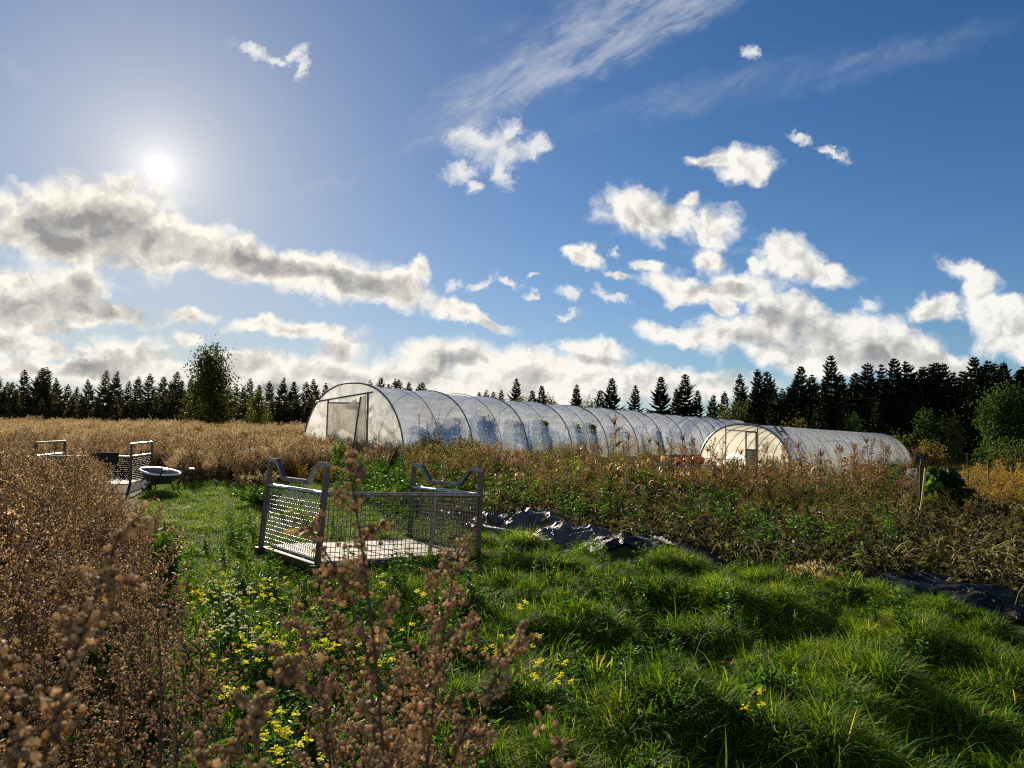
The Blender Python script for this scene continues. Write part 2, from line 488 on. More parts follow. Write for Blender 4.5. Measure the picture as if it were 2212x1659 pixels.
ccol = t.ramp(dark, [(0., (8.4, 8.3, 7.9)), (.35, (5.9, 5.8, 5.6)), (.7, (4.0, 4.0, 4.1)), (1., (2.7, 2.75, 3.0))])
ccol = t.mix(nearsun, ccol, t.mix(1.0, ccol, (1.10, 1.05, .95, 1), 'MULTIPLY'))
# cirrus fan and veils
rotm = t.new('ShaderNodeMapping', vector_type='TEXTURE'); t.link(t.vmath('ADD', uv, t.vmath('SCALE', warp, scale=.25)), rotm.inputs[0])
rotm.inputs[2].default_value = (0, 0, R(33)); rotm.inputs[3].default_value = (.26, .075, 1)
cir = t.noise(rotm.outputs[0], 2.0, 8, .70, .35)
uvc = t.vmath('ADD', uv, t.vmath('SCALE', warp, scale=1.6))
Dc = blobs([(1200, 150, 300, 110, -34), (1420, 30, 260, 95, -24), (1060, 235, 130, 50, -40)], uvc, .3)
ev = ray(1006, 268); e2 = ray(1610, 0)
eu = Vector((e2.x / e2.y - ev.x / ev.y, e2.z / e2.y - ev.z / ev.y)).normalized()
rel = t.vmath('DOT_PRODUCT', t.vmath('SUBTRACT', uvc, (ev.x / ev.y, ev.z / ev.y, 0)), (-eu.y, eu.x, 0))
fan = t.math('MULTIPLY', t.math('MULTIPLY', t.mapr(t.math('SUBTRACT', 1.25, Dc), 0., 1.), t.mapr(rel, -.03, .012)), t.mapr(cir, .30, .68))
Dv = blobs([(720, 395, 95, 16, -12), (900, 315, 120, 12, -14), (30, 150, 60, 28, 40), (1900, 130, 300, 40, -16), (1500, 200, 280, 40, -18), (1560, 545, 120, 8, 0)], uvx, .3)
veil = t.math('MULTIPLY', t.mapr(t.math('SUBTRACT', 1.2, Dv), 0., 1.1), t.mapr(cir, .28, .75))
cirf = t.math('MULTIPLY', t.math('ADD', t.math('MULTIPLY', fan, .62), t.math('MULTIPLY', veil, .22)), front)
# glow of the air round the sun
g1 = t.math('MULTIPLY', t.math('EXPONENT', t.math('MULTIPLY', theta, -1 / R(1.3))), 6.)
g2 = t.math('MULTIPLY', t.math('EXPONENT', t.math('MULTIPLY', theta, -1 / R(6.))), 3.0)
disc = t.mapr(theta, R(.3), R(.95), 20., 0.)
gl = t.new('ShaderNodeCombineXYZ')
for i, (a, b) in enumerate(((1.0, .78), (.93, .74), (.84, .74))):
    t.link(t.math('ADD', t.math('MULTIPLY', t.math('ADD', g1, disc), a), t.math('MULTIPLY', g2, b)), gl.inputs[i])
c1 = t.mix(cirf, skyc, (5.6, 5.9, 6.4, 1))
c1 = t.mix(t.math('MULTIPLY', t.math('EXPONENT', t.math('MULTIPLY', theta, -1 / R(13.5))), .94), c1, (4.5, 4.6, 4.8, 1))
c1 = t.mix(1.0, c1, gl.outputs[0], 'ADD')
hz = t.math('MULTIPLY', t.math('EXPONENT', t.math('MULTIPLY', t.math('MAXIMUM', dz, 0.), -7.5)), t.math('MULTIPLY_ADD', t.math('EXPONENT', t.math('MULTIPLY', theta, -1.5)), 1.2, .12), clamp=True)
c1 = t.mix(hz, c1, (7.4, 7.0, 6.0, 1))
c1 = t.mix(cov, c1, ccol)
c1 = t.mix(covw, c1, (8.0, 7.9, 7.7, 1))
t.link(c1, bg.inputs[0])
W.cycles.sampling_method = 'MANUAL'; W.cycles.sample_map_resolution = 1024

S.view_settings.view_transform = 'Standard'; S.view_settings.look = 'None'
S.view_settings.exposure = 1.15; S.view_settings.gamma = 1.0; S.view_settings.use_curve_mapping = False
S.cycles.use_denoising = False
S.cycles.filter_width = 1.2
S.cycles.max_bounces = 8; S.cycles.transparent_max_bounces = 24; S.cycles.diffuse_bounces = 3; S.cycles.glossy_bounces = 3; S.cycles.transmission_bounces = 6
S.cycles.sample_clamp_indirect = 6.0
# ------------------------------------------------------------------ foliage materials
M_GRASS = veg('grass_blades', [(0, (.010, .026, .004)), (.35, (.034, .086, .006)), (.62, (.14, .205, .012)), (.85, (.21, .19, .05)), (1, (.38, .30, .13))], transl=.42, rnd=.16, patch=.22, pscale=.55, rough=.62, spec=.08, tgain=2.1)
M_DRY = veg('dry_weed', [(0, (.028, .017, .011)), (.3, (.095, .056, .032)), (.6, (.235, .145, .082)), (.85, (.49, .345, .215)), (.93, (.36, .27, .13)), (1, (.06, .10, .02))], transl=.38, rnd=.10, patch=.10, pscale=.4, rough=.55, spec=.3, tgain=1.45, tb=.80)
M_BEDW = veg('bed_weed', [(0, (.018, .012, .008)), (.25, (.085, .050, .022)), (.5, (.20, .115, .048)), (.68, (.33, .205, .080)), (.8, (.25, .205, .05)), (1, (.045, .095, .014))], transl=.34, rnd=.25, patch=.25, pscale=.35, rough=.55, spec=.2, tgain=1.5, tb=.7)
M_SEED = veg('seed_head', [(0, (.11, .068, .040)), (.45, (.34, .235, .135)), (.8, (.58, .42, .255)), (1, (.72, .56, .37))], transl=.46, rnd=.06, patch=.05, rough=.75, spec=.15, tgain=1.35, tb=.84)
M_STEM = veg('brown_stem', [(0, (.030, .016, .012)), (.5, (.075, .042, .030)), (1, (.17, .11, .07))], transl=0, rnd=.2, patch=.1, rough=.6)
M_GOLD = veg('field_plume', [(0, (.045, .042, .016)), (.3, (.095, .085, .032)), (.6, (.21, .145, .080)), (.85, (.35, .245, .155)), (1, (.46, .36, .26))], transl=.36, rnd=.34, patch=.36, pscale=.14, rough=.7, spec=.12, tgain=1.4, tb=.78)
M_FIELD = veg('field_green', [(0, (.025, .035, .008)), (.35, (.06, .075, .014)), (.6, (.14, .125, .022)), (.8, (.28, .17, .03)), (1, (.36, .19, .035))], transl=.36, rnd=.2, patch=.3, pscale=.13, rough=.6, spec=.2)
M_LEAF = veg('green_leaf', [(0, (.010, .025, .006)), (.4, (.028, .075, .012)), (.75, (.075, .15, .018)), (1, (.19, .22, .03))], transl=.42, rnd=.12, patch=.1, rough=.5, spec=.16)
M_BED = veg('wilted_vine', [(0, (.016, .013, .008)), (.3, (.055, .048, .020)), (.55, (.12, .105, .036)), (.8, (.31, .275, .095)), (1, (.47, .42, .19))], transl=.25, rnd=.12, patch=.16, pscale=.5, rough=.6, spec=.13)
M_CORN = veg('dry_corn', [(0, (.06, .030, .015)), (.35, (.17, .085, .035)), (.65, (.34, .19, .085)), (.88, (.50, .36, .20)), (1, (.60, .50, .34))], transl=.34, rnd=.2, patch=.05, rough=.5)
M_YEL = veg('mustard_petal', [(0, (.62, .55, .02)), (1, (.86, .80, .06))], transl=.40, rnd=.1, patch=.0, rough=.5, tgain=1.1)
M_WHT = veg('white_fluff', [(0, (.55, .55, .50)), (1, (.80, .80, .76))], transl=.4, rnd=.1, patch=.0, rough=.8, spec=.1, tgain=1.1)
M_SPRUCE = veg('spruce_needles', [(0, (.004, .008, .004)), (.5, (.010, .020, .009)), (1, (.028, .042, .015))], transl=.10, rnd=.25, patch=.1, pscale=.1, rough=.6, spec=.12)
M_PINE = veg('brownish_needles', [(0, (.022, .022, .014)), (.5, (.062, .060, .034)), (1, (.13, .10, .055))], transl=.32, rnd=.35, patch=.2, pscale=.08, rough=.65, spec=.2)
M_OAK = veg('autumn_leaf', [(0, (.012, .018, .005)), (.4, (.035, .055, .010)), (.75, (.095, .11, .016)), (1, (.25, .17, .025))], transl=.38, rnd=.15, patch=.05, rough=.5, spec=.3)
M_BARK = veg('bark', [(0, (.025, .018, .013)), (1, (.085, .065, .050))], transl=0, rnd=.1, patch=.3, pscale=3, rough=.85, spec=.1)

# ------------------------------------------------------------------ ground
def make_ground():
    az = np.linspace(-math.pi, math.pi, 481)[:-1]
    # finer steps where the camera looks
    w = np.linspace(-1, 1, 481)[:-1]; az = (np.sign(w) * (abs(w) ** 1.5)) * math.pi
    rr = np.concatenate([np.linspace(.0, 2.4, 9)[:-1], np.linspace(2.4, 16, 190)[:-1], np.geomspace(16, 1600, 90)])
    A, RR = np.meshgrid(az, rr)
    X = RR * np.sin(A); Y = RR * np.cos(A)
    Z = ground(X, Y)
    mb = MB()
    be = bed_edge(X)
    g = sst(.3, -.4, Y - be) * sst(-.3, .6, X - mass_edge(Y))
    path = sst(3.5, 1.5, abs(X - (-.33 * Y + 1.2))) * sst(9, 12, Y) * sst(18, 15, Y)
    far = sst(14, 30, Y)
    tint = np.clip(.1 + .45 * np.maximum(g, path) + .6 * far, 0, 1)
    mb.grid(np.stack([X, Y, Z], -1), tint, wrap=True)
    m, t, out = newmat('ground_soil')
    a = t.new('ShaderNodeAttribute', attribute_name='tint').outputs['Fac']
    ge = t.new('ShaderNodeNewGeometry').outputs['Position']
    f = t.math('ADD', a, t.math('MULTIPLY', t.math('SUBTRACT', t.noise(ge, 2.2, 5, .65), .5), .5), clamp=True)
    c = t.ramp(f, [(0, (.016, .012, .008)), (.3, (.030, .026, .012)), (.55, (.026, .045, .008)), (.8, (.09, .075, .025)), (1, (.17, .12, .05))])
    p = t.bsdf('BsdfPrincipled', c, Roughness=.95); p.node.inputs['Specular IOR Level'].default_value = .1
    b = t.new('ShaderNodeBump'); b.inputs['Strength'].default_value = .8; b.inputs['Distance'].default_value = .04
    t.link(t.noise(ge, 14, 6, .7), b.inputs['Height']); t.link(b.outputs[0], p.node.inputs['Normal'])
    t.link(p, out.inputs[0])
    o = mb.build('ground', m, smooth=True); o['kind'] = 'structure'
    return o


make_ground()


# ------------------------------------------------------------------ scatter of uncountable growth
def kit(name, makers, mats):
    c = bpy.data.collections.new(name)
    for i, mk in enumerate(makers):
        mb = mk
        mb.build(name, mats if not isinstance(mats, list) else mats[i], link=c)
    return c


def scatter(name, coll, pts, rotz, tilt, scl, var, label, cat):
    n = len(pts)
    me = bpy.data.meshes.new(name); me.vertices.add(n); me.vertices.foreach_set('co', np.asarray(pts, np.float32).ravel())
    rot = np.zeros((n, 3), np.float32); rot[:, 2] = rotz; rot[:, 0] = tilt[:, 0]; rot[:, 1] = tilt[:, 1]
    a = me.attributes.new('rot', 'FLOAT_VECTOR', 'POINT'); a.data.foreach_set('vector', rot.ravel())
    s3 = np.asarray(scl, np.float32)
    if s3.ndim == 1: s3 = np.repeat(s3[:, None], 3, 1)
    a = me.attributes.new('scl', 'FLOAT_VECTOR', 'POINT'); a.data.foreach_set('vector', np.ascontiguousarray(s3).ravel())
    a = me.attributes.new('var', 'INT', 'POINT'); a.data.foreach_set('value', np.asarray(var, np.int32))
    o = bpy.data.objects.new(name, me); COL.objects.link(o)
    ng = bpy.data.node_groups.new(name, 'GeometryNodeTree')
    ng.interface.new_socket('Geometry', in_out='INPUT', socket_type='NodeSocketGeometry')
    ng.interface.new_socket('Geometry', in_out='OUTPUT', socket_type='NodeSocketGeometry')
    N = ng.nodes; L = ng.links
    gi = N.new('NodeGroupInput'); go = N.new('NodeGroupOutput'); ip = N.new('GeometryNodeInstanceOnPoints')
    ci = N.new('GeometryNodeCollectionInfo'); ci.inputs['Collection'].default_value = coll
    ci.inputs['Separate Children'].default_value = True; ci.inputs['Reset Children'].default_value = True
    L.new(gi.outputs[0], ip.inputs['Points']); L.new(ci.outputs[0], ip.inputs['Instance']); ip.inputs['Pick Instance'].default_value = True
    for nm, dt, sock in (('rot', 'FLOAT_VECTOR', 'Rotation'), ('scl', 'FLOAT_VECTOR', 'Scale'), ('var', 'INT', 'Instance Index')):
        na = N.new('GeometryNodeInputNamedAttribute'); na.data_type = dt; na.inputs[0].default_value = nm
        L.new(na.outputs[0], ip.inputs[sock])
    L.new(ip.outputs[0], go.inputs[0])
    md = o.modifiers.new('growth', 'NODES'); md.node_group = ng
    return tag(o, label, cat, kind='stuff')


def spread(rng, n, r0, r1, a0=-43, a1=43, power=.5):
    """random points in a wedge in front of the camera; power .5 is even over the ground"""
    r = (rng.random(n) * (r1 ** (1 / power) - r0 ** (1 / power)) + r0 ** (1 / power)) ** power if power == .5 else np.exp(rng.random(n) * (math.log(r1) - math.log(r0)) + math.log(r0)) if power == 0 else (rng.random(n) * (r1 - r0) + r0)
    a = np.radians(rng.random(n) * (a1 - a0) + a0)
    return np.stack([r * np.sin(a), r * np.cos(a)], 1)


def field(name, coll, nv, xy, rng, s0, s1, label, cat, tilt=.12, zs=None, sink=.01, rot=None):
    n = len(xy)
    z = ground(xy[:, 0], xy[:, 1]) - sink
    sc = s0 + (s1 - s0) * rng.random(n)
    if zs is not None: sc = sc * zs
    rz = rng.random(n) * 6.283 if rot is None else rot
    return scatter(name, coll, np.column_stack([xy, z]), rz, rng.normal(0, tilt, (n, 2)), sc, rng.integers(0, nv, n), label, cat)


# --- grass
def tuft(seed, n=46, h=.22, rad=.09, lean=.5, curve=1.3, dry=.12, w=.0045, dome=0.):
    rng = np.random.default_rng(seed); mb = MB()
    r = rad * np.sqrt(rng.random(n)); a = rng.random(n) * 6.283
    base = np.stack([r * np.cos(a), r * np.sin(a), dome * (1 - (r / rad) ** 2) - .01], 1)
    az = a + rng.normal(0, .8, n)
    L = h * (.55 + .75 * rng.random(n))
    ti = np.clip(rng.normal(.42, .13, n), 0, 1); ti[rng.random(n) < dry] = .85 + rng.random() * .15
    mb.blades(base, az, L, w * (.7 + .7 * rng.random(n)), np.abs(rng.normal(0, lean * .6, n)) + r / rad * lean * .5, np.abs(rng.normal(curve, .45, n)), 4, ti)
    return mb


LUSH = kit('lush_clump', [tuft(10 + i, 34, .17 + .03 * (i % 3), .10, .5, 1.3, .06, .0085) for i in range(4)], M_GRASS)
GRASS = kit('grass_clump', [tuft(i, 85, .070 + .022 * (i % 3), .12, .80, .9 + .25 * (i % 4), .08, .0062) for i in range(6)], M_GRASS)
TUSS = kit('tussock_clump', [tuft(20 + i, 300, .15 + .03 * (i % 3), .17, .95, 1.1, .09, .005, .11) for i in range(5)], M_GRASS)
RANK = kit('rank_grass_clump', [tuft(40 + i, 26, .42, .12, .35, 1.5, .2, .007) for i in range(4)], M_GRASS)

rng = np.random.default_rng(5)


def clear(x, y, pad=.0):
    """away from the cage floor and the plastic sheets"""
    p = at(690, 1233, 7.3); c, s = math.cos(R(40)), math.sin(R(40))
    u = (x - p.x) * c + (y - p.y) * s; v = -(x - p.x) * s + (y - p.y) * c
    ok = ~((u > -.02) & (u < 2.02) & (v > -.02) & (v < 1.55))
    for px, py, d, r in ((985, 1118, 11.6, .5), (1075, 1118, 11.0, .5), (1163, 1130, 10.8, .55), (1248, 1152, 9.8, .6), (1340, 1180, 9.3, .5), (1430, 1195, 9.0, .5), (1390, 1205, 8.8, .45), (1480, 1205, 8.7, .35), (1960, 1280, 8.0, .6), (2050, 1285, 7.55, .7), (2150, 1300, 7.0, .7)):
        q = at(px, py, d); ok &= ((x - q.x) ** 2 + ((y - q.y + .12) / .8) ** 2) > (r + .08 + pad) ** 2
    return ok


def grassy(xy, m=.0):
    x, y = xy[:, 0], xy[:, 1]
    ok = (y < bed_edge(x) + m + .25 * (fbm(x * 2, y * 2, 5, 2) - .5)) & (x > mass_edge(y) - .45 + .7 * (fbm(x * 1.5, y * 1.5, 6, 2) - .5))
    # the mown way past the cage to the wheelbarrow
    lane = (x > -.50 * y - .2) & (x < -.22 * y + 1.3) & (y < 18.2 + x * .1) & (y >= 9)
    return (ok & (y < 11.5) | lane) & clear(x, y)


xy = np.vstack([spread(rng, 13000, 2.9, 7.5), spread(rng, 25000, 7.5, 19, -40, 40)])
xy = xy[grassy(xy)]
zv = .30 + 1.4 * fbm(xy[:, 0] * 2.3, xy[:, 1] * 2.3, 31, 3)
zv = np.where(xy[:, 1] > 9.2, .55 + .5 * zv, zv)
field('grass', GRASS, 6, xy, rng, .55, 1.15, 'short lush green grass covering the ground between the dry weeds and the garden bed', 'grass', zs=zv)
xy = spread(rng, 2600, 2.9, 6.2); xy = xy[grassy(xy) & (fbm(xy[:, 0] * .8, xy[:, 1] * .8, 91, 2) > .47)]
field('lush_grass', LUSH, 4, xy, rng, .6, 1.2, 'broad bright grass blades in lush patches close to the camera', 'grass', tilt=.2)
xy = spread(rng, 6500, 2.9, 11.5); xy = xy[grassy(xy, .2)]
hum = fbm(xy[:, 0] * 2.1 + .5 * xy[:, 1], xy[:, 1] * 2.4, 11, 3)
k = (hum > .50) & (rng.random(len(xy)) < .50) & (xy[:, 0] > -.3 * xy[:, 1] + .9); xy = xy[k]
field('tussock_grass', TUSS, 5, xy, rng, .38, .85, 'arching dark green tussocks of grass on the hummocks before the bed', 'grass', tilt=.2)
xy = spread(rng, 2600, 3.0, 12, -43, 43); be = xy[:, 1] - bed_edge(xy[:, 0])
xy = xy[clear(xy[:, 0], xy[:, 1], .15) & (be > -1.5) & (be < .25) & (xy[:, 0] > -.2) | ((xy[:, 1] < 4.6) & (xy[:, 0] > -.2) & (rng.random(len(xy)) < .10))]
field('rank_grass', RANK, 4, xy, rng, .45, .85, 'tall loose blades of grass along the edge of the garden bed', 'grass', tilt=.2)


# --- dry mugwort
def weed(seed, h=1.0, nb=16, ncurl=420, nbead=520, green=.04):
    rng = np.random.default_rng(seed); mb = MB()
    bend = rng.normal(0, .10, 2)
    tt = np.linspace(0, 1, 7)
    axis = np.stack([bend[0] * tt ** 2 * h, bend[1] * tt ** 2 * h, tt * h], 1)
    mb.tube(axis, np.linspace(.0055, .0018, 7), 3, .25, False)
    P = []; D = []
    for i in range(nb):
        u = .22 + .76 * (i + rng.random()) / nb
        p0 = np.array([np.interp(u, tt, axis[:, j]) for j in range(3)])
        a = rng.random() * 6.283; L = h * (.30 * (1.15 - u) + .10) * (.7 + .6 * rng.random())
        el = .75 + .35 * rng.random()
        d = np.array([math.cos(a) * math.cos(el), math.sin(a) * math.cos(el), math.sin(el)])
        q = np.linspace(0, 1, 4)[:, None]
        br = p0 + d * q * L + np.array([0, 0, .10 * L]) * q ** 2
        mb.tube(br, np.linspace(.0025, .001, 4), 3, .3, False)
        m = max(6, int(22 * L / .25))
        s = rng.random((m, 1)) ** .8
        P.append(p0 + d * s * L + np.array([0, 0, .10 * L]) * s ** 2); D.append(np.repeat(d[None], m, 0))
    P = np.vstack(P); D = np.vstack(D)
    k = rng.integers(0, len(P), ncurl)
    nd = rng.normal(size=(ncurl, 3)) + D[k] * .4 + np.array([0, 0, -.15])
    ti = np.clip(rng.normal(.58, .17, ncurl), 0, .92); ti[rng.random(ncurl) < green] = 1
    mb.leaves(P[k] + rng.normal(0, .012, (ncurl, 3)), nd, .018 + .022 * rng.random(ncurl), .009 + .008 * rng.random(ncurl), .5, ti, rng, .35)
    k = rng.integers(0, len(P), nbead)
    mb.beads(P[k] + rng.normal(0, .009, (nbead, 3)), .0035 + .0028 * rng.random(nbead), np.clip(rng.normal(.56, .16, nbead), 0, .9), rng)
    # withered lower leaves
    n = 60; u = rng.random(n) * .6
    a = rng.random(n) * 6.283
    pp = np.stack([np.interp(u, tt, axis[:, j]) for j in range(3)], 1)
    mb.leaves(pp, np.stack([np.cos(a), np.sin(a), -.6 + .8 * rng.random(n)], 1), .05 + .05 * rng.random(n), .012, .4, np.where(rng.random(n) < .2, .99, .4), rng, .3)
    return mb


WEED = kit('dry_mugwort', [weed(60 + i, 1.0) for i in range(6)], M_DRY)
rng = np.random.default_rng(9)
xy = np.vstack([spread(rng, 5200, 1.5, 10.5, -60, 5, 1), spread(rng, 5000, 8, 16.5, -44, -24)])
x, y = xy[:, 0], xy[:, 1]
e = x - mass_edge(y) + .5 * (fbm(x * 1.3, y * 1.3, 8, 2) - .5)
k = (e < -.05) & (rng.random(len(xy)) < np.where(y < 10, .26, .62)) & ~((np.hypot(x + 10.2, y - 17.6) < 2.0)) & (y > 1.35)
k &= ~((x / y > -.545) & (y > 8.3)) & (y < 15.5)
xy = xy[k]; y = xy[:, 1]
zs = np.interp(np.hypot(*xy.T), [1.3, 2.2, 3.5, 6, 10, 16], [.60, .66, .74, .80, .80, .70]) * (.62 + .5 * fbm(xy[:, 0] * .8, xy[:, 1] * .8, 14, 3)) * (.72 + .62 * rng.random(len(xy)) ** 2) * np.interp(xy[:, 0] - mass_edge(y), [-1.0, -.1], [1, .72])
zs = np.minimum(zs, np.where(xy[:, 0] / y > -.57, 1.42 - .100 * y, 1.6 - .062 * y) / 1.05)
zs = np.maximum(zs, .25)
field('dry_mugwort_thicket', WEED, 6, xy, rng, .82, 1.22, 'dense thicket of withered brown mugwort filling the left foreground', 'dry weeds', tilt=.16, zs=zs)
# scattered stragglers along the border of the thicket and green undergrowth in it
def herb(seed, h=.35, n=120, lw=.02, ll=.05):
    rng = np.random.default_rng(seed); mb = MB(); P = []
    for i in range(7):
        a = rng.random() * 6.283; L = h * (.6 + .5 * rng.random()); q = np.linspace(0, 1, 5)
        o = .25 * L * rng.random()
        br = np.stack([np.cos(a) * q ** 1.5 * o + .03 * np.cos(a), np.sin(a) * q ** 1.5 * o + .03 * np.sin(a), q * L], 1)
        mb.tube(br, np.linspace(.003, .0012, 5), 3, .35, False); s = rng.random(n // 7)
        P.append(np.stack([np.interp(s, q, br[:, j]) for j in range(3)], 1))
    P = np.vstack(P); n = len(P); a = rng.random(n) * 6.283
    mb.leaves(P, np.stack([np.cos(a), np.sin(a), -.1 + .7 * rng.random(n)], 1), ll * (.6 + .8 * rng.random(n)), lw * (.6 + .8 * rng.random(n)), .3, np.clip(rng.normal(.45, .2, n), 0, 1), rng, .15)
    return mb


HERB = kit('green_herb', [herb(80 + i, .38, 150, .016, .055) for i in range(4)], M_LEAF)
rng = np.random.default_rng(12)
xy = spread(rng, 2600, 2.0, 12, -44, 30)
x, y = xy[:, 0], xy[:, 1]; e = x - mass_edge(y)
k = ((e > -.9) & (e < 1.5) & (y < 6.8) & (rng.random(len(xy)) < .42)) | ((e < 0) & (rng.random(len(xy)) < .22)) | (grassy(xy) & (rng.random(len(xy)) < .12))
xy = xy[k]
field('green_undergrowth', HERB, 4, xy, rng, .45, 1.05, 'mixed green leafy herbs growing through the grass beside the dry thicket', 'undergrowth')


# --- open field beyond
def plume(seed, h=1.1, dens=1.0, top=.34):
    rng = np.random.default_rng(seed); mb = MB()
    for i in range(7):
        a = rng.random() * 6.283; r = .18 * rng.random(); L = h * (.75 + .4 * rng.random()); o = .22 * rng.random()
        q = np.linspace(0, 1, 5)
        br = np.stack([r * np.cos(a) + o * np.cos(a) * q ** 2, r * np.sin(a) + o * np.sin(a) * q ** 2, q * L], 1)
        mb.tube(br, np.linspace(.006, .003, 5), 3, .25, False)
        m = int(34 * dens); s = 1 - top * rng.random(m) ** 1.2
        P = np.stack([np.interp(s, q, br[:, j]) for j in range(3)], 1) + rng.normal(0, .035, (m, 3))
        mb.leaves(P, rng.normal(size=(m, 3)) + np.array([math.cos(a), math.sin(a), .7]), .06 + .05 * rng.random(m), .022, .3, np.clip(rng.normal(.78, .15, m), 0, 1), rng, .2)
        m = int(26 * dens); s = (1 - top) * rng.random(m)
        P = np.stack([np.interp(s, q, br[:, j]) for j in range(3)], 1)
        mb.leaves(P, np.stack([rng.normal(size=m), rng.normal(size=m), rng.normal(0, .5, m)], 1), .09 + .05 * rng.random(m), .016, .3, np.clip(rng.normal(.35, .15, m), 0, 1), rng, .2)
    return mb


PLUME = kit('goldenrod', [plume(100 + i, 1.0 + .1 * (i % 3)) for i in range(5)], M_GOLD)
FGREEN = kit('field_herb', [plume(120 + i, .8, 1.0, .8) for i in range(4)], M_FIELD)
TUN_O = np.array([-3.89, 26.1]); TUN_A = R(33); TUN_W, TUN_H, TUN_L = 5.5, 3.04, 52.0
SM_C = np.array([9.13, 28.0]); SM_A = R(43); SM_W, SM_H, SM_L = 3.9, 2.04, 16.5


def local(xy, o, a):
    d = xy - o; c, s = math.cos(a), math.sin(a)
    return np.stack([d[:, 0] * c - d[:, 1] * s, d[:, 0] * s + d[:, 1] * c], 1)


def outside(xy, pad=.25):
    p = local(xy, TUN_O, TUN_A); a = (p[:, 0] > -TUN_W - pad) & (p[:, 0] < pad) & (p[:, 1] > -pad) & (p[:, 1] < TUN_L + pad)
    q = local(xy, SM_C, SM_A); b = (abs(q[:, 0]) < SM_W / 2 + pad) & (q[:, 1] > -pad) & (q[:, 1] < SM_L + pad)
    return ~(a | b)


rng = np.random.default_rng(15)
xy = np.vstack([spread(rng, 9000, 17, 45, -41, 8), spread(rng, 12000, 45, 92, -41, 42)])
x, y = xy[:, 0], xy[:, 1]
k = outside(xy) & (y > 16.7 + 1.5 * fbm(x * .5, y * .5, 40, 2)) & ((x < .35 * (y - 26) - 3.5) | (y > 55)) & ~((np.hypot(x + 10.2, y - 17.6) < 1.9)) & ~((x > -7.6) & (y < 19) & (x < -4.5))
k &= ~((x > 10) & (y < 60))
xy = xy[k]
zs = np.interp(xy[:, 1], [17, 24, 40, 90], [.58, .78, .92, 1.0]) * (.62 + .72 * fbm(xy[:, 0] * .45, xy[:, 1] * .45, 44, 3))
field('golden_field', PLUME, 5, xy, rng, .72, 1.12, 'wide field of dry golden brown goldenrod and grasses in front of the far trees', 'dry field', zs=zs)
kk = spread(rng, 4200, 16.3, 38, -40, 0); x, y = kk[:, 0], kk[:, 1]
kk = kk[outside(kk) & (x < .35 * (y - 26) - 3.5) & (y > 16.5 + 1.3 * fbm(x * .5, y * .5, 40, 2)) & ~((np.hypot(x + 10.2, y - 17.6) < 1.9)) & (rng.random(len(kk)) < 1.1 - (y - 16.5) / 18)]
field('brown_field_weeds', WEED, 6, kk, rng, .5, 1.05, 'reddish brown seeding weeds mixed into the near edge of the golden field', 'dry weeds')
xy = np.vstack([spread(rng, 5200, 12, 34, 4, 43), spread(rng, 7000, 34, 60, 12, 43), spread(rng, 6500, 16.5, 60, -40, -5)])
x, y = xy[:, 0], xy[:, 1]
k = outside(xy) & ((x > .62 * y - 1) & (y > 19) | (x < -4) & (y > 18) | (y > 30) & (x > .33 * y)) & ~((np.hypot(x + 10.2, y - 17.6) < 1.9))
xy = xy[k]
zs = np.interp(xy[:, 1], [19, 26, 45, 60], [.6, .7, .8, .9])
field('green_gold_field', FGREEN, 4, xy, rng, .5, 1.05, 'meadow of yellow green and rusty orange herbs on the right behind the bed', 'meadow', zs=zs)


# --- the garden bed: wilted squash vines, then mixed brown weeds
def vines(seed):
    rng = np.random.default_rng(seed); mb = MB()
    for i in range(17):
        a = rng.random() * 6.283; L = .15 + .38 * rng.random(); hh = .05 + .24 * rng.random(); q = np.linspace(0, 1, 6)
        c = rng.normal(0, .16, 2)
        br = np.stack([c[0] + np.cos(a) * q * L + .03 * np.sin(q * 5 + i), c[1] + np.sin(a) * q * L, hh * np.sin(q * math.pi * (.5 + .5 * rng.random())) + .01], 1)
        mb.tube(br, np.linspace(.0060, .0030, 6), 4, np.clip(rng.normal(.82, .14), 0, 1), False)
        e = br[-1]
        n = 5
        mb.leaves(e + rng.normal(0, .03, (n, 3)), np.stack([rng.normal(size=n), rng.normal(size=n), rng.normal(-.6, .5, n)], 1), .05 + .06 * rng.random(n), .035 + .03 * rng.random(n), .6, np.clip(rng.normal(.22, .15, n), 0, 1), rng, .4)
    n = 26
    p = np.stack([rng.normal(0, .2, n), rng.normal(0, .2, n), .02 + .10 * rng.random(n)], 1)
    mb.leaves(p, rng.normal(size=(n, 3)) * np.array([1, 1, .5]), .05 + .10 * rng.random(n), .03 + .03 * rng.random(n), .5, np.clip(rng.normal(.36, .2, n), 0, 1), rng, .4)
    return mb


VINE = kit('wilted_vines', [vines(140 + i) for i in range(6)], M_BED)
BROWN = kit('brown_bed_weed', [weed(160 + i, .7, 12, 300, 200, .42) for i in range(5)], M_BEDW)
rng = np.random.default_rng(21)
xy = spread(rng, 9500, 6, 20, -6, 45)
x, y = xy[:, 0], xy[:, 1]; be = y - bed_edge(x)
xy = xy[(be > .0) & clear(x, y, .0) & (y < 19) & (x > -.9) & (x > -.9 + (y - 11) * .12)]
field('wilted_squash_vines', VINE, 6, xy, rng, .7, 1.3, 'tangle of wilted squash vines with pale bent stems covering the garden bed', 'withered vines', zs=np.interp(xy[:, 1], [6, 14, 19], [.9, 1.0, 1.2]))
xy = spread(rng, 11000, 9, 25, -14, 41)
x, y = xy[:, 0], xy[:, 1]; be = y - bed_edge(x)
dens = sst(1.0, 4.5, be) * np.interp(x / y, [-.12, .0, .35, .52, .66], [1.1, 1.15, .95, .42, .15]) * (.35 + .9 * fbm(x * .5, y * .5, 33, 3)) * .62
k = (rng.random(len(xy)) < dens) & outside(xy, .5) & (x > -1.6 - (y - 11) * .14)
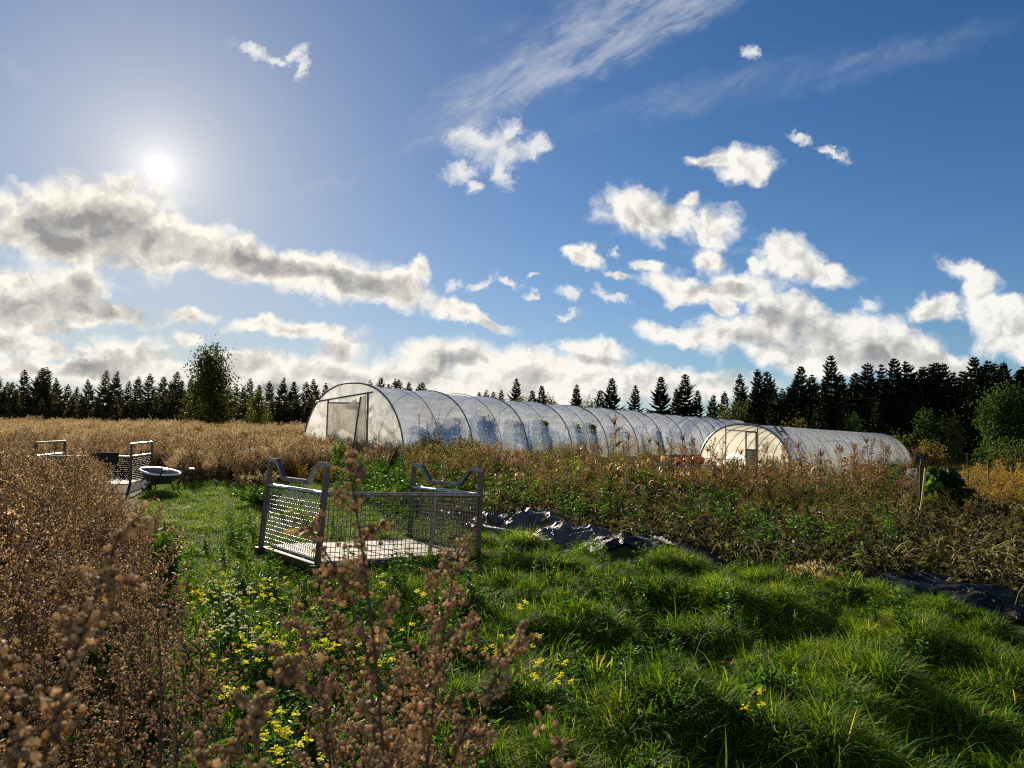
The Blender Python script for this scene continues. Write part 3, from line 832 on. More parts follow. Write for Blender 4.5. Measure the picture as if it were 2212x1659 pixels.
xy = xy[k]; y = xy[:, 1]
zs = np.interp(y - bed_edge(xy[:, 0]), [1, 3, 7, 12], [.45, .72, .98, .92]) * (.35 + 1.4 * fbm(xy[:, 0] * .9, xy[:, 1] * .9, 37, 3)) * np.interp(xy[:, 0] / y, [.05, .25], [1.1, .9])
field('brown_bed_weeds', BROWN, 5, xy, rng, .65, 1.2, 'thick growth of rusty brown seeding weeds across the middle of the garden bed', 'dry weeds', tilt=.18, zs=zs)
xy = spread(rng, 3200, 9, 27, -25, 43)
x, y = xy[:, 0], xy[:, 1]; be = y - bed_edge(x)
k = (be > .4) & (rng.random(len(xy)) < .9) & outside(xy, .3) & (x > -.33 * y + 1.8 - .3 * (y > 16)) & (x < .55 * y)
xy = xy[k]
field('green_bed_weeds', HERB, 4, xy, rng, .6, 1.9, 'fresh green leafy weeds scattered among the brown growth of the bed', 'undergrowth')
# ------------------------------------------------------------------ polytunnels
def plastic(name, haze=.72, tint=(.80, .82, .82), trans=(.88, .86, .80), streak=(10., .55, 10.), gl=.22, shine=.8, see=(.92, .93, .93)):
    m, t, out = newmat(name)
    co = t.new('ShaderNodeTexCoord').outputs['Object']
    mp = t.new('ShaderNodeMapping'); t.link(co, mp.inputs[0]); mp.inputs[3].default_value = streak
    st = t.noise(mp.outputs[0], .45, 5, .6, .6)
    big = t.noise(co, .5, 4, .6)
    sz = t.new('ShaderNodeSeparateXYZ'); t.link(co, sz.inputs[0])
    low = t.mapr(sz.outputs[2], 1.4, .1)                    # splashed soil and algae near the ground
    h = t.math('ADD', haze - .16, t.math('ADD', t.math('MULTIPLY', st, .16), t.math('MULTIPLY', big, .22)), clamp=True)
    c = t.mix(t.math('MULTIPLY', low, t.math('MULTIPLY', big, .9)), (*tint, 1), (.42, .45, .38, 1))
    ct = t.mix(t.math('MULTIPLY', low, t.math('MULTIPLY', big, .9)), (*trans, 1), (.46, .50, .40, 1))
    b = t.new('ShaderNodeBump'); b.inputs['Strength'].default_value = .5; b.inputs['Distance'].default_value = .03
    t.link(st, b.inputs['Height'])
    d = t.bsdf('BsdfDiffuse', c); t.link(b.outputs[0], d.node.inputs['Normal'])
    crease_shade = t.mapr(st, .50, .62, 1., .68)  # dark crease lines put in the transmitted colour, standing in for fold shade
    ct = t.mix(1.0, ct, crease_shade, 'MULTIPLY')
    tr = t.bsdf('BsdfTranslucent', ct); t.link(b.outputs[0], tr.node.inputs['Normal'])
    body = t.mixs(.84, d, tr)
    clear = t.bsdf('BsdfTransparent', see)
    s = t.mixs(h, clear, body)
    g = t.bsdf('BsdfGlossy', (.9, .9, .9), Roughness=gl); t.link(b.outputs[0], g.node.inputs['Normal'])
    fr = t.new('ShaderNodeFresnel'); fr.inputs[0].default_value = 1.45; t.link(b.outputs[0], fr.inputs[1])
    t.link(t.mixs(t.math('MULTIPLY', fr.outputs[0], shine), s, g), out.inputs[0])
    return m


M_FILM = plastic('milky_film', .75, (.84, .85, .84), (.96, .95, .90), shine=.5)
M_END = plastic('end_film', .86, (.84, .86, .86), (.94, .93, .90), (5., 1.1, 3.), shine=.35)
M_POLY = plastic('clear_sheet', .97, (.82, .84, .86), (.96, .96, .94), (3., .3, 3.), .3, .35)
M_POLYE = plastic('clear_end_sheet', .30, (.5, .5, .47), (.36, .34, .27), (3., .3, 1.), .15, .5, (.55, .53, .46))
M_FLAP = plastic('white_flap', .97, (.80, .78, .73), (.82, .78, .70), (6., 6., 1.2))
M_GALV = plain('galvanised_steel', (.36, .37, .38), .34, .85, .5, .18, 9., .12, 60)
M_HAND = plain('worn_handle', (.20, .21, .22), .30, .85, .5, .2, 12., .1, 60, (.12, .10, .09))
M_DARKM = plain('weathered_pipe', (.13, .14, .15), .5, .6, .4, .2, 7.)
M_ALU = plain('aluminium', (.16, .15, .14), .5, .3, .5, .12, 8.)


def profile(W, H, n, p=.86, q=.92):
    a = np.linspace(0, math.pi, n)
    return np.stack([W / 2 * np.sign(np.cos(a)) * np.abs(np.cos(a)) ** p, H * np.sin(a) ** q], 1)


def tunnel(name, label, org, ang, W, H, L, big):
    """local frame: x across (0 at the middle), y along, near end at y = 0"""
    c, s = math.cos(ang), math.sin(ang)
    base = lambda x, y: gz(org[0] + x * c + y * s, org[1] - x * s + y * c)
    z0 = base(0, 0); sl = (base(0, L) - z0) / L
    root = thing(name, label, 'polytunnel', (org[0], org[1], z0), -ang)
    n, m = (64, int(L * 9)) if big else (48, int(L * 6))
    P = profile(W, H, n)
    sp = L / 12 if big else L / 16
    yv = np.linspace(0, L, m)
    A = np.linspace(0, 1, n)
    AA, YY = np.meshgrid(A, yv)
    if big:
        sag = 1 - .022 * np.sin(math.pi * YY / (sp / 2)) ** 2 - .020 * np.sin(math.pi * YY / sp) ** 2
        wr = (fbm(AA * 26 + 1.5 * np.sin(YY * .9), YY * .55, 50, 4) - .5) * .15 * np.sin(math.pi * np.clip(YY / sp * 2 % 1, 0, 1)) ** .5
        dip = 1 - .05 * (vn(YY / sp * .7, YY * 0, 77) - .5)
    else:
        sag = 1 - .006 * np.sin(math.pi * YY / sp) ** 2; wr = (fbm(AA * 8, YY * .4, 51, 3) - .5) * .02; dip = 1
    X = P[:, 0][None] * sag * 1 + wr * np.cos(AA * math.pi)
    Z = P[:, 1][None] * sag * dip + wr * np.sin(AA * math.pi) + sl * YY
    Z[:, 0] -= .1; Z[:, -1] -= .1
    mb = MB(); mb.grid(np.stack([X, YY, Z], -1))
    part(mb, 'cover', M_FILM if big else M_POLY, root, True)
    # hoops
    k = 13 if big else 17
    for i in range(k):
        y = i * sp
        pts = np.stack([P[:, 0] * (1.002 if big or i in (0, k - 1) else .993), np.full(n, y), P[:, 1] * (dip * (1 if i in (0, k - 1) else .993) if not big else 1 - .05 * (vn(np.array([i * .7]), np.array([0.]), 77)[0] - .5)) + sl * y], 1)[:: 2]
        mb = MB(); mb.tube(pts, (.034 if big else (.045 if i in (0, k - 1) else .022)), 6, .5)
        part(mb, 'hoop', (M_DARKM if big else M_GALV), root, True)
        if big and i < 12:
            y += sp / 2
            pts = np.stack([P[:, 0], np.full(n, y), P[:, 1] * (1 - .05 * (vn(np.array([(i + .5) * .7]), np.array([0.]), 77)[0] - .5)) + sl * y], 1)[:: 2]
            mb = MB(); mb.tube(pts * np.array([1.0, 1, 1.0]), .016, 5, .5)
            part(mb, 'hoop', M_DARKM, root, True)
    # end walls: a fan of creases from the door frame to the hoop
    for y0, nm in ((0., 'end_wall'), (L, 'end_wall')):
        rr = np.linspace(0, 1, 26); B = np.array([-.1 * W, .45 * H])
        AA2, RR = np.meshgrid(np.linspace(0, 1, n), rr)
        Pf = profile(W, H, n)
        X = B[0] + (Pf[:, 0][None] - B[0]) * RR; Z = B[1] + (Pf[:, 1][None] - B[1]) * RR
        cre = (fbm(AA2 * 34, RR * 1.6, 61, 4) - .5) * (.16 if big else .02) * np.sin(math.pi * np.clip(RR, 0, 1)) ** .6
        belly = -(.16 if big else .0) * np.exp(-(((X - .32 * W) / .7) ** 2 + ((Z - .25 * H) / .5) ** 2)) * np.sin((X + Z * 1.3) * 7)
        mb = MB(); mb.grid(np.stack([X, y0 + cre + belly, Z + sl * y0], -1))
        # skirt down to the ground
        xs = np.linspace(-W / 2, W / 2, 30)
        mb.grid(np.stack([np.stack([xs, np.full(30, y0 + .002), np.full(30, .02 + sl * y0)], 1), np.stack([xs, np.full(30, y0 - .03), np.full(30, -.25 + sl * y0)], 1)]))
        # close the part below the fan
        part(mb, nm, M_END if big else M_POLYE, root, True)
    return root, sl, base


tun, sl, tb = tunnel('polytunnel', 'long white plastic covered polytunnel with creased end wall and wavy ridge', TUN_O + TUN_W / 2 * np.array([-math.cos(TUN_A), math.sin(TUN_A)]), TUN_A, TUN_W, TUN_H, TUN_L, True)
yf = -.07
def pole(name, root, mat, *segs, r=.03):
    mb = MB()
    for a, b in segs: mb.tube([a, tuple((np.array(a) + np.array(b)) / 2), b], r, 6)
    return part(mb, name, mat, root, True)
pole('door_post', tun, M_DARKM, ((-1.28, yf, -.2), (-1.24, yf, 2.46)), r=.045)
pole('door_post', tun, M_DARKM, ((.93, yf, -.2), (.91, yf, 2.66)), r=.045)
pole('door_lintel', tun, M_DARKM, ((-1.95, yf, 2.36), (1.15, yf, 2.72)), r=.032)
pole('door_header', tun, M_DARKM, ((-1.24, yf - .03, 2.32), (.55, yf - .03, 2.30)), r=.028)
pole('door_pole', tun, M_DARKM, ((.62, yf - .09, 2.55), (.24, yf - .12, .0)), r=.035)
g1, g2 = np.meshgrid(np.linspace(0, 1, 14), np.linspace(0, 1, 30))
xl = .24 + .38 * g2; X = xl + (.91 - xl) * g1
mb = MB(); mb.grid(np.stack([X, yf - .06 + .10 * (fbm(g1 * 4, g2 * 7, 71, 3) - .5), .02 + g2 * (2.50 + .1 * g1)], -1)); part(mb, 'door_flap', M_FLAP, tun, True)
mb = MB(); mb.grid(np.stack([-1.20 + 1.80 * g1 + (g2 - 1) * .3 * g1, yf - .02 + .06 * (fbm(g1 * 6, g2 * 5, 73, 3) - .5), .05 + g2 * 2.24], -1)); part(mb, 'door', M_FLAP, tun, True)
mb = MB(); mb.grid(np.stack([-.02 + .6 * g1 - .1 * g2, yf - .14 - .05 * np.sin(g2 * 3), 2.05 + .42 * g2 * (.4 + .6 * g1)], -1)); part(mb, 'vent_flap', M_FLAP, tun, True)
pole('brace', tun, M_DARKM, ((-2.74, .0, 1.15), (-3.75, -.35, -.15)), r=.035)
for i in range(9):
    pole('support_post', tun, M_DARKM, ((1.5, 2.2 + i * 4.4, -.3 + sl * i * 4), (1.55, 2.2 + i * 4.4, 1.95 + sl * i * 4)), r=.035)
    pole('support_post', tun, M_DARKM, ((-1.4, 2.2 + i * 4.4, -.3 + sl * i * 4), (-1.4, 2.2 + i * 4.4, 2.0 + sl * i * 4)), r=.03)

small, sl2, sb = tunnel('small_polytunnel', 'low smooth polytunnel with clear end wall and a ladder against its side', SM_C, SM_A, SM_W, SM_H, SM_L, False)
yf = -.05
for x in (-.72, .60): pole('door_post', small, M_DARKM, ((x, yf, -.1), (x, yf, 1.9 if x < 0 else 1.93)), r=.022)
pole('door_lintel', small, M_DARKM, ((-.72, yf, 1.80), (.60, yf, 1.74)), r=.020)
pole('rail', small, M_DARKM, ((-1.9, yf, .62), (.15, yf, .62)), r=.014)
mb = MB()
for a, b in (((.14, yf - .03, .05), (.14, yf - .03, 1.73)), ((.55, yf - .03, .05), (.55, yf - .03, 1.73)), ((.14, yf - .03, 1.05), (.55, yf - .03, 1.05)), ((.14, yf - .03, 1.73), (.55, yf - .03, 1.73))):
    mb.bar(a, b, .045)
dr = part(mb, 'door', M_DARKM, small)
mb = MB(); mb.box((.345, yf - .03, .55), (.38, .01, .98)); o = mb.build('panel', M_FLAP, dr); KIDS.setdefault(dr.name, []).append(o)

# ladder lying against the small tunnel
def P_small(x, y, z):
    c, s = math.cos(SM_A), math.sin(SM_A)
    return np.array([SM_C[0] + x * c + y * s, SM_C[1] - x * s + y * c, small.location.z + z])
lad = thing('ladder', 'grey aluminium ladder leaning on the side of the low polytunnel', 'ladder', (0, 0, 0))
b0, b1 = P_small(2.35, .75, -.05), P_small(2.35, 1.35, -.05); t0, t1 = P_small(1.0, .55, 1.98), P_small(1.0, 1.15, 1.98)
lad.location = tuple((b0 + b1) / 2); o = np.array(lad.location)
for a, b in ((b0, t0), (b1, t1)):
    mb = MB(); mb.bar(a - o, b - o, .05, .10); part(mb, 'rail', M_ALU, lad)
for i in range(7):
    f = (i + .5) / 7.2
    mb = MB(); mb.tube([b0 + (t0 - b0) * f - o, (b0 + b1) / 2 + ((t0 + t1) / 2 - (b0 + b1) / 2) * f - o, b1 + (t1 - b1) * f - o], .026, 8); part(mb, 'rung', M_ALU, lad, True)

# tomato plants growing in the tunnel
rngp = np.random.default_rng(33)
def tomato(h, n):
    stem = MB(); q = np.linspace(0, 1, 6); ax = np.stack([.05 * np.sin(q * 5), .05 * np.cos(q * 4), q * h], 1); stem.tube(ax, .012, 4)
    lf = MB(); s = .15 + .85 * rngp.random(n); a = rngp.random(n) * 6.283; r = .30 * np.sqrt(rngp.random(n)) * (1.15 - .5 * s)
    lf.leaves(np.stack([r * np.cos(a), r * np.sin(a), s * h], 1), np.stack([np.cos(a), np.sin(a), rngp.normal(-.3, .5, n)], 1), .13 + .10 * rngp.random(n), .07, .3, np.clip(rngp.normal(.78, .15, n), 0, 1), rngp, .3)
    return stem, lf
tp = thing('tomato_plant', 'bushy green tomato plant inside the long polytunnel', 'tomato plant', (0, 0, 0), group='tomato plants inside the polytunnel')
a, b = tomato(1.5, 520); part(a, 'stem', M_LEAF, tp, True); part(b, 'leaves', M_LEAF, tp)
def P_tun(x, y):
    c, s = math.cos(TUN_A), math.sin(TUN_A); o = TUN_O + TUN_W / 2 * np.array([-c, s])
    q = o + np.array([x * c + y * s, -x * s + y * c]); return (q[0], q[1], gz(q[0], q[1]))
first = True
for i, y in enumerate([1.6, 2.6, 3.3, 4.0, 5.8, 6.4, 8.6, 9.2, 11, 12.6, 14.5, 16.2, 18.4, 20.5, 23, 26]):
    x = 1.95 + rngp.normal(0, .12)
    if first: tp.location = P_tun(x, y); first = False
    else: dup(tp, P_tun(x, y), rngp.random() * 6, .95 + .4 * rngp.random())
for i, (x, y) in enumerate(((-1.2, 1.5), (-.9, 3.0), (1.1, 2.0), (1.0, 3.8), (-1.1, 5.0))):
    q = P_small(x, y, 0); dup(tp, (q[0], q[1], gz(q[0], q[1])), i, .42, 'low plant behind the clear end wall of the low polytunnel', 'plants inside the low polytunnel')

# ------------------------------------------------------------------ livestock-mesh cages
M_RUST = plain('rusty_rail', (.20, .12, .095), .45, .6, .4, .2, 14., .1, 60, (.30, .30, .31))
M_WIRE = plain('mesh_wire', (.075, .07, .065), .6, .2, .5, .2, 12., 0, 30, (.10, .07, .05))
M_CAGE = plain('cage_steel', (.075, .08, .08), .42, .6, .5, .15, 9., .15, 70, (.085, .055, .04))
M_BOARD = plain('grey_board', (.40, .385, .35), .75, 0, .2, .1, 5., .15, 40, (.46, .44, .39))


def cage(label, A, u, v, Lu, Lv, tiltx, tilty, dip, rot):
    """A: near corner on the ground; local x along the long side, y to the back"""
    root = thing('mesh_cage', label, 'cage', A, rot)
    root.rotation_euler = (tiltx, tilty, rot)
    hp, hr = (1.05, .77) if dip else (.98, .72)
    s = .05
    for nm, (x, y) in (('post', (0, 0)), ('post', (Lu, 0)), ('post', (0, Lv)), ('post', (Lu, Lv))):
        lx = -.035 if x == 0 else .012; ly = -.01 if y == 0 else .02
        mb = MB(); mb.bar((x + lx, y + ly, -.04), (x, y, hp + (.0 if dip else .02)), s); part(mb, nm, M_CAGE, root)
    for x in (0, Lu):                                        # end handles
        mb = MB()
        if dip:
            pts = [(x, .026, hp + .02), (x, .20, hp + .02), (x, .42, hp - .18), (x, Lv - .42, hp - .18), (x, Lv - .20, hp + .02), (x, Lv - .026, hp + .02)]
            pts = [(x, -.02, hp + .02)] + pts[1:-1] + [(x, Lv + .02, hp + .02)]
        else: pts = [(x, -.02, hp + .045), (x, Lv + .02, hp + .045)]
        for a, b in zip(pts[:-1], pts[1:]): mb.bar(a, b, .05, .046)
        part(mb, 'handle', M_HAND, root)
    for (a, b), mat in ((((0, .02, hr), (0, Lv - .02, hr)), M_GALV), (((Lu, .02, hr), (Lu, Lv - .02, hr)), M_GALV), (((.02, 0, hr - .003), (Lu - .02, 0, hr - .003)), M_RUST)):
        mb = MB(); mb.tube([a, tuple((np.array(a) + np.array(b)) / 2), b], .028, 8); part(mb, 'rail', mat, root, True)
    mb = MB(); mb.bar((Lu * .66, -.004, .06), (Lu * .68, -.004, hr), .035, .03); part(mb, 'mid_post', M_RUST, root)
    def panel(p, d, L, nx, nz, wm=M_WIRE):
        mb = MB(); p = np.array(p); d = np.array(d)
        for i in range(1, nx):
            a = p + d * L * i / nx; mb.tube([a + (0, 0, .08), a + (0, 0, .4), a + (0, 0, hr)], .0040, 4, cap=False)
        for i in range(1, nz):
            z = .07 + (hr - .08) * i / nz; nrm = np.array([-d[1], d[0], 0]) * .006
            mb.tube([p + (0, 0, z) + nrm, p + d * L / 2 + (0, 0, z) + nrm, p + d * L + (0, 0, z) + nrm], .0048, 4, cap=False)
        part(mb, 'wire_mesh', wm, root, True)
    panel((0, 0, 0), (1, 0, 0), Lu, int(Lu / .052), 13)
    panel((0, 0, 0), (0, 1, 0), Lv, int(Lv / .052), 14, M_GALV if dip else M_WIRE)  # brighter steel on the near cage's left panel stands in for sun on its wires
    panel((Lu, 0, 0), (0, 1, 0), Lv, int(Lv / .052), 14)
    mb = MB()
    for a, b in (((-.10, 0, .02), (Lu + .08, 0, .02)), ((-.10, Lv, .02), (Lu + .08, Lv, .02)), ((0, .035, .021), (0, Lv - .035, .021)), ((Lu, .035, .021), (Lu, Lv - .035, .021)), ((Lu * .5, .035, .021), (Lu * .5, Lv - .035, .021))): mb.bar(a, b, .07, .07)
    part(mb, 'base_frame', M_CAGE, root)
    r = random.Random(7)
    n = 14
    for i in range(n):
        w = (Lu - .12) / n
        mb = MB(); mb.box((.06 + w * (i + .5), Lv / 2 + r.uniform(-.01, .01), .075 + r.uniform(-.004, .004)), (w - .012, Lv - .10, .022)); part(mb, 'floor_board', M_BOARD, root)
    return root


cA = at(690, 1233, 7.3)
cage('large galvanised mesh cage with dipped handles and a pale board floor standing in the grass', tuple(cA), None, None, 2.0, 1.5, R(-1.0), R(3.2), True, R(40))
cB = at(74, 1052, 16.6)
cage2 = cage('mesh cage with straight top bars half hidden in the brown weeds near the wheelbarrow', (cB.x, cB.y, gz(cB.x, cB.y) - .06), None, None, 2.05, 1.5, 0, 0, False, R(10))
# dark cloth thrown over its rail
M_CLOTH = plain('dark_cloth', (.018, .018, .022), .85, 0, .2, .2, 10.)
cl = MB(); g1, g2 = np.meshgrid(np.linspace(0, 1, 12), np.linspace(0, 1, 10))
cl.grid(np.stack([g1 * .62, .03 * np.sin(g1 * 9) * g2 - .035 - .02 * g2, -g2 * (.12 + .22 * np.abs(np.sin(g1 * 2.8)) + .16 * (g1 > .85)) + .04], -1))
cl.grid(np.stack([g1 * .62, .035 + .02 * g2, -g2 * .2 + .04], -1))
cl.grid(np.stack([g1 * .62, -.035 + .07 * g2, .04 + .012 * np.sin(g2 * math.pi)], -1))
cl = cl.build('cloth', M_CLOTH, smooth=True)
cl.location = cage2.matrix_basis @ Vector((1.15, 0, .77)); cl.rotation_euler = cage2.rotation_euler
tag(cl, 'dark cloth hung over the rail of the half hidden mesh cage', 'cloth')

# ------------------------------------------------------------------ wheelbarrow
M_TUB = plain('green_tub', (.045, .065, .050), .4, 0, .5, .15, 8.)
M_TUBIN = plain('tub_inside', (.10, .11, .12), .5, 0, .4, .2, 5.)
M_RIM = plain('white_rim', (.80, .80, .78), .45, 0, .4, .05)
M_BLACK = plain('black_metal', (.012, .012, .013), .4, .3, .5, .1)
M_TYRE = plain('rubber', (.018, .018, .018), .8, 0, .2, .1)
wb_p = at(345, 1056, 15.6)
wb = thing('wheelbarrow', 'green wheelbarrow with white rim parked on the grass path', 'wheelbarrow', (wb_p.x, wb_p.y, gz(wb_p.x, wb_p.y) - .09), R(-38))
def ring(cx, a, b, z, n=36, tilt=0):
    th = np.arange(n) * 2 * math.pi / n
    sx = np.sign(np.cos(th)) * np.abs(np.cos(th)) ** .75; sy = np.sign(np.sin(th)) * np.abs(np.sin(th)) ** .75
    return np.stack([cx + a * sx, b * sy * (1 + .10 * sx), z + tilt * sx], 1)
out_ = [ring(-.02, .24, .17, .24), ring(-.03, .34, .25, .32, tilt=-.02), ring(-.05, .50, .33, .50, tilt=-.05)]
mb = MB(); mb.grid(np.stack([np.repeat(np.array([[-.02, 0, .24]]), 36, 0)] + out_), wrap=True); part(mb, 'tub', M_TUB, wb, True)
inn = [ring(-.05, .485, .315, .505, tilt=-.05), ring(-.03, .33, .24, .335, tilt=-.02), ring(-.02, .22, .15, .262), np.repeat(np.array([[-.02, 0, .258]]), 36, 0)]
mb = MB(); mb.grid(np.stack(inn), wrap=True); part(mb, 'tub_lining', M_TUBIN, wb, True)
rp = ring(-.05, .50, .33, .505, tilt=-.05); mb = MB(); mb.tube(np.vstack([rp, rp[:1]]), .022, 6); part(mb, 'rim', M_RIM, wb, True)
for s_ in (-1, 1):
    mb = MB(); mb.tube([(-.62, s_ * .05, .20), (-.30, s_ * .16, .22), (.25, s_ * .24, .24), (.52, s_ * .27, .42), (.66, s_ * .28, .56), (.72, s_ * .28, .585), (.78, s_ * .28, .59)], .017, 6); part(mb, 'handle', M_BLACK, wb, True)
    mb = MB(); mb.tube([(.70, s_ * .28, .587), (.78, s_ * .28, .592), (.90, s_ * .28, .595)], .022, 8); part(mb, 'grip', M_RIM, wb, True)
    mb = MB(); mb.tube([(.08, s_ * .22, .25), (.20, s_ * .25, .02), (.24, s_ * .25, .0)], .014, 6); mb.tube([(.36, s_ * .25, .30), (.28, s_ * .25, .1), (.20, s_ * .25, .0)], .014, 6); part(mb, 'leg', M_BLACK, wb, True)
mb = MB(); th = np.arange(25) * 2 * math.pi / 24
mb.tube(np.stack([-.62 + .15 * np.cos(th), 0 * th, .19 + .15 * np.sin(th)], 1), .04, 8); whl = part(mb, 'wheel', M_TYRE, wb, True)
mb = MB(); mb.tube([(-.62, -.05, .19), (-.62, 0, .19), (-.62, .05, .19)], [.10, .11, .10], 16); o = mb.build('rim', M_RIM, whl, True)

# ------------------------------------------------------------------ black plastic sheets
def sheet_mat(name, c, rough, sp=.6):
    m, t, out = newmat(name); co = t.new('ShaderNodeTexCoord').outputs['Object']
    nz = t.noise(co, 3., 5, .6)
    cc = t.mix(t.mapr(nz, .4, .75), (*c, 1), (c[0] * 2.2 + .006, c[1] * 2.2 + .006, c[2] * 2.2 + .006, 1))
    p = t.bsdf('BsdfPrincipled', cc, Roughness=rough); p.node.inputs['Specular IOR Level'].default_value = sp
    b = t.new('ShaderNodeBump'); b.inputs['Strength'].default_value = 1.0; b.inputs['Distance'].default_value = .07
    mp = t.new('ShaderNodeMapping'); t.link(co, mp.inputs[0]); mp.inputs[2].default_value = (0, 0, .6); mp.inputs[3].default_value = (3, 9, 3)
    t.link(t.noise(mp.outputs[0], 1.2, 5, .6, 1.2), b.inputs['Height']); t.link(b.outputs[0], p.node.inputs['Normal'])
    t.link(p, out.inputs[0]); return m
M_SHEET = sheet_mat('black_sheet', (.004, .004, .004), .40, .2)
M_SHEET2 = sheet_mat('dusty_sheet', (.028, .030, .034), .5)


def sheet(label, px, py, d, L, Wd, H, rot, seed, mat=None, lumps=3., sharp=1.):
    p = at(px, py, d); rg = np.random.default_rng(seed)
    na, nb = 84, 60
    a, b = np.meshgrid(np.linspace(-1, 1, na), np.linspace(-1, 1, nb))
    rim = np.clip(1 - np.maximum(abs(a), abs(b) ** 1.0) ** 3, 0, 1)
    wob = 1 + .22 * (fbm(a * 2 + seed, b * 2, seed, 2) - .5)
    x = a * L / 2 * wob; y = b * Wd / 2 * (1 + .3 * (fbm(a * 2.5, b * .5 + 7, seed + 3, 2) - .5))
    rid = 1 - abs(2 * fbm(a * lumps * .8 + .4 * b, b * lumps * .5 + seed, seed + 5, 3) - 1)
    fold = (1 - abs(2 * vn(a * 3.2 + b * 1.8 + seed, b * 2.2 - a, seed + 9) - 1)) ** 3
    fold2 = (1 - abs(2 * vn(a * 6 - b * 4 + seed, b * 5 + a * 2, seed + 12) - 1)) ** 2
    h = rim * (H * (.72 + .28 * rid) * np.clip(1.1 - a * a * .8, 0, 1) * np.clip(1.15 - abs(b), 0, 1) ** .5 + .05 * sharp * fold + .014 * sharp * fold2 - .01) + .012
    c, s = math.cos(rot), math.sin(rot)
    gx = p.x + x * c - y * s; gy = p.y + x * s + y * c
    z0 = gz(p.x, p.y)
    Z = ground(gx, gy) - z0 + h + .03
    mb = MB(); mb.grid(np.stack([gx - p.x, gy - p.y, Z], -1)[::1])
    o = mb.build('plastic_sheet', mat or M_SHEET, smooth=True); o.location = (p.x, p.y, z0)
    return tag(o, label, 'plastic sheet', 'black plastic sheets along the edge of the bed')


sheet('pale grey crumpled sheet behind the right end of the mesh cage', 985, 1118, 11.6, 1.0, .7, .16, R(-10), 1, M_SHEET2)
sheet('dusty black sheet over a low mound just right of the mesh cage', 1075, 1118, 11.0, 1.0, .85, .22, R(-20), 2, M_SHEET2)
sheet('highest dusty black sheet bulging over a round mound beside the bed', 1163, 1130, 10.8, 1.25, 1.0, .33, R(-12), 3, M_SHEET2, 2.)
sheet('grey sheet with sharp bright folds in front of the round mound', 1248, 1152, 9.8, 1.45, .9, .24, R(-18), 4, M_SHEET2, 4., 1.4)
sheet('flat shiny black sheet half buried between grass and brown weeds', 1405, 1192, 9.05, 2.1, 1.0, .20, R(-24), 5, M_SHEET, 5., 1.2)
sheet('wide black sheet lying in the grass at the right edge of the bed', 2075, 1285, 7.55, 3.0, 1.35, .16, R(-33), 6, M_SHEET, 5., 1.3)
hose = MB(); hp = [at(x, y, d) for x, y, d in ((1036, 1122, 10.6), (1060, 1138, 10.4), (1090, 1146, 10.2), (1120, 1152, 10.1), (1142, 1160, 10.0))]
hose.tube([(p.x, p.y, gz(p.x, p.y) + .09) for p in hp], .045, 8)
tag(hose.build('rolled_sheet', M_SHEET2, smooth=True), 'grey rolled sheet edge lying like a pipe before the dusty mounds', 'rolled sheet')

M_STONE = plain('grey_stone', (.20, .20, .195), .8, 0, .2, .2, 7., .3, 40)
def stone(label, px, py, d, sx, sy, sz, seed):
    rg = np.random.default_rng(seed); p = at(px, py, d)
    mb = MB(); th = np.linspace(.05, math.pi - .05, 9); ph = np.arange(14) * 2 * math.pi / 14
    T, F = np.meshgrid(th, ph, indexing='ij')
    rr = 1 + .25 * (fbm(F * 1.3, T * 2, seed, 3) - .5) * np.sin(T)
    sg = lambda q: np.sign(q) * np.abs(q) ** .7
    mb.grid(np.stack([sx * rr * sg(np.sin(T) * np.cos(F)), sy * rr * sg(np.sin(T) * np.sin(F)), sz * rr * sg(np.cos(T))], -1), wrap=True)
    o = mb.build('stone', M_STONE, smooth=True); o.location = (p.x, p.y, gz(p.x, p.y) + sz * .7); o.rotation_euler = (.1, .1, rg.random() * 3)
    return tag(o, label, 'stone')
stone('pale flat stone slab weighing down the wide black sheet', 2118, 1345, 6.7, .19, .11, .03, 3)
stone('small white stone at the end of the half buried black sheet', 1345, 1192, 8.9, .07, .05, .05, 5)
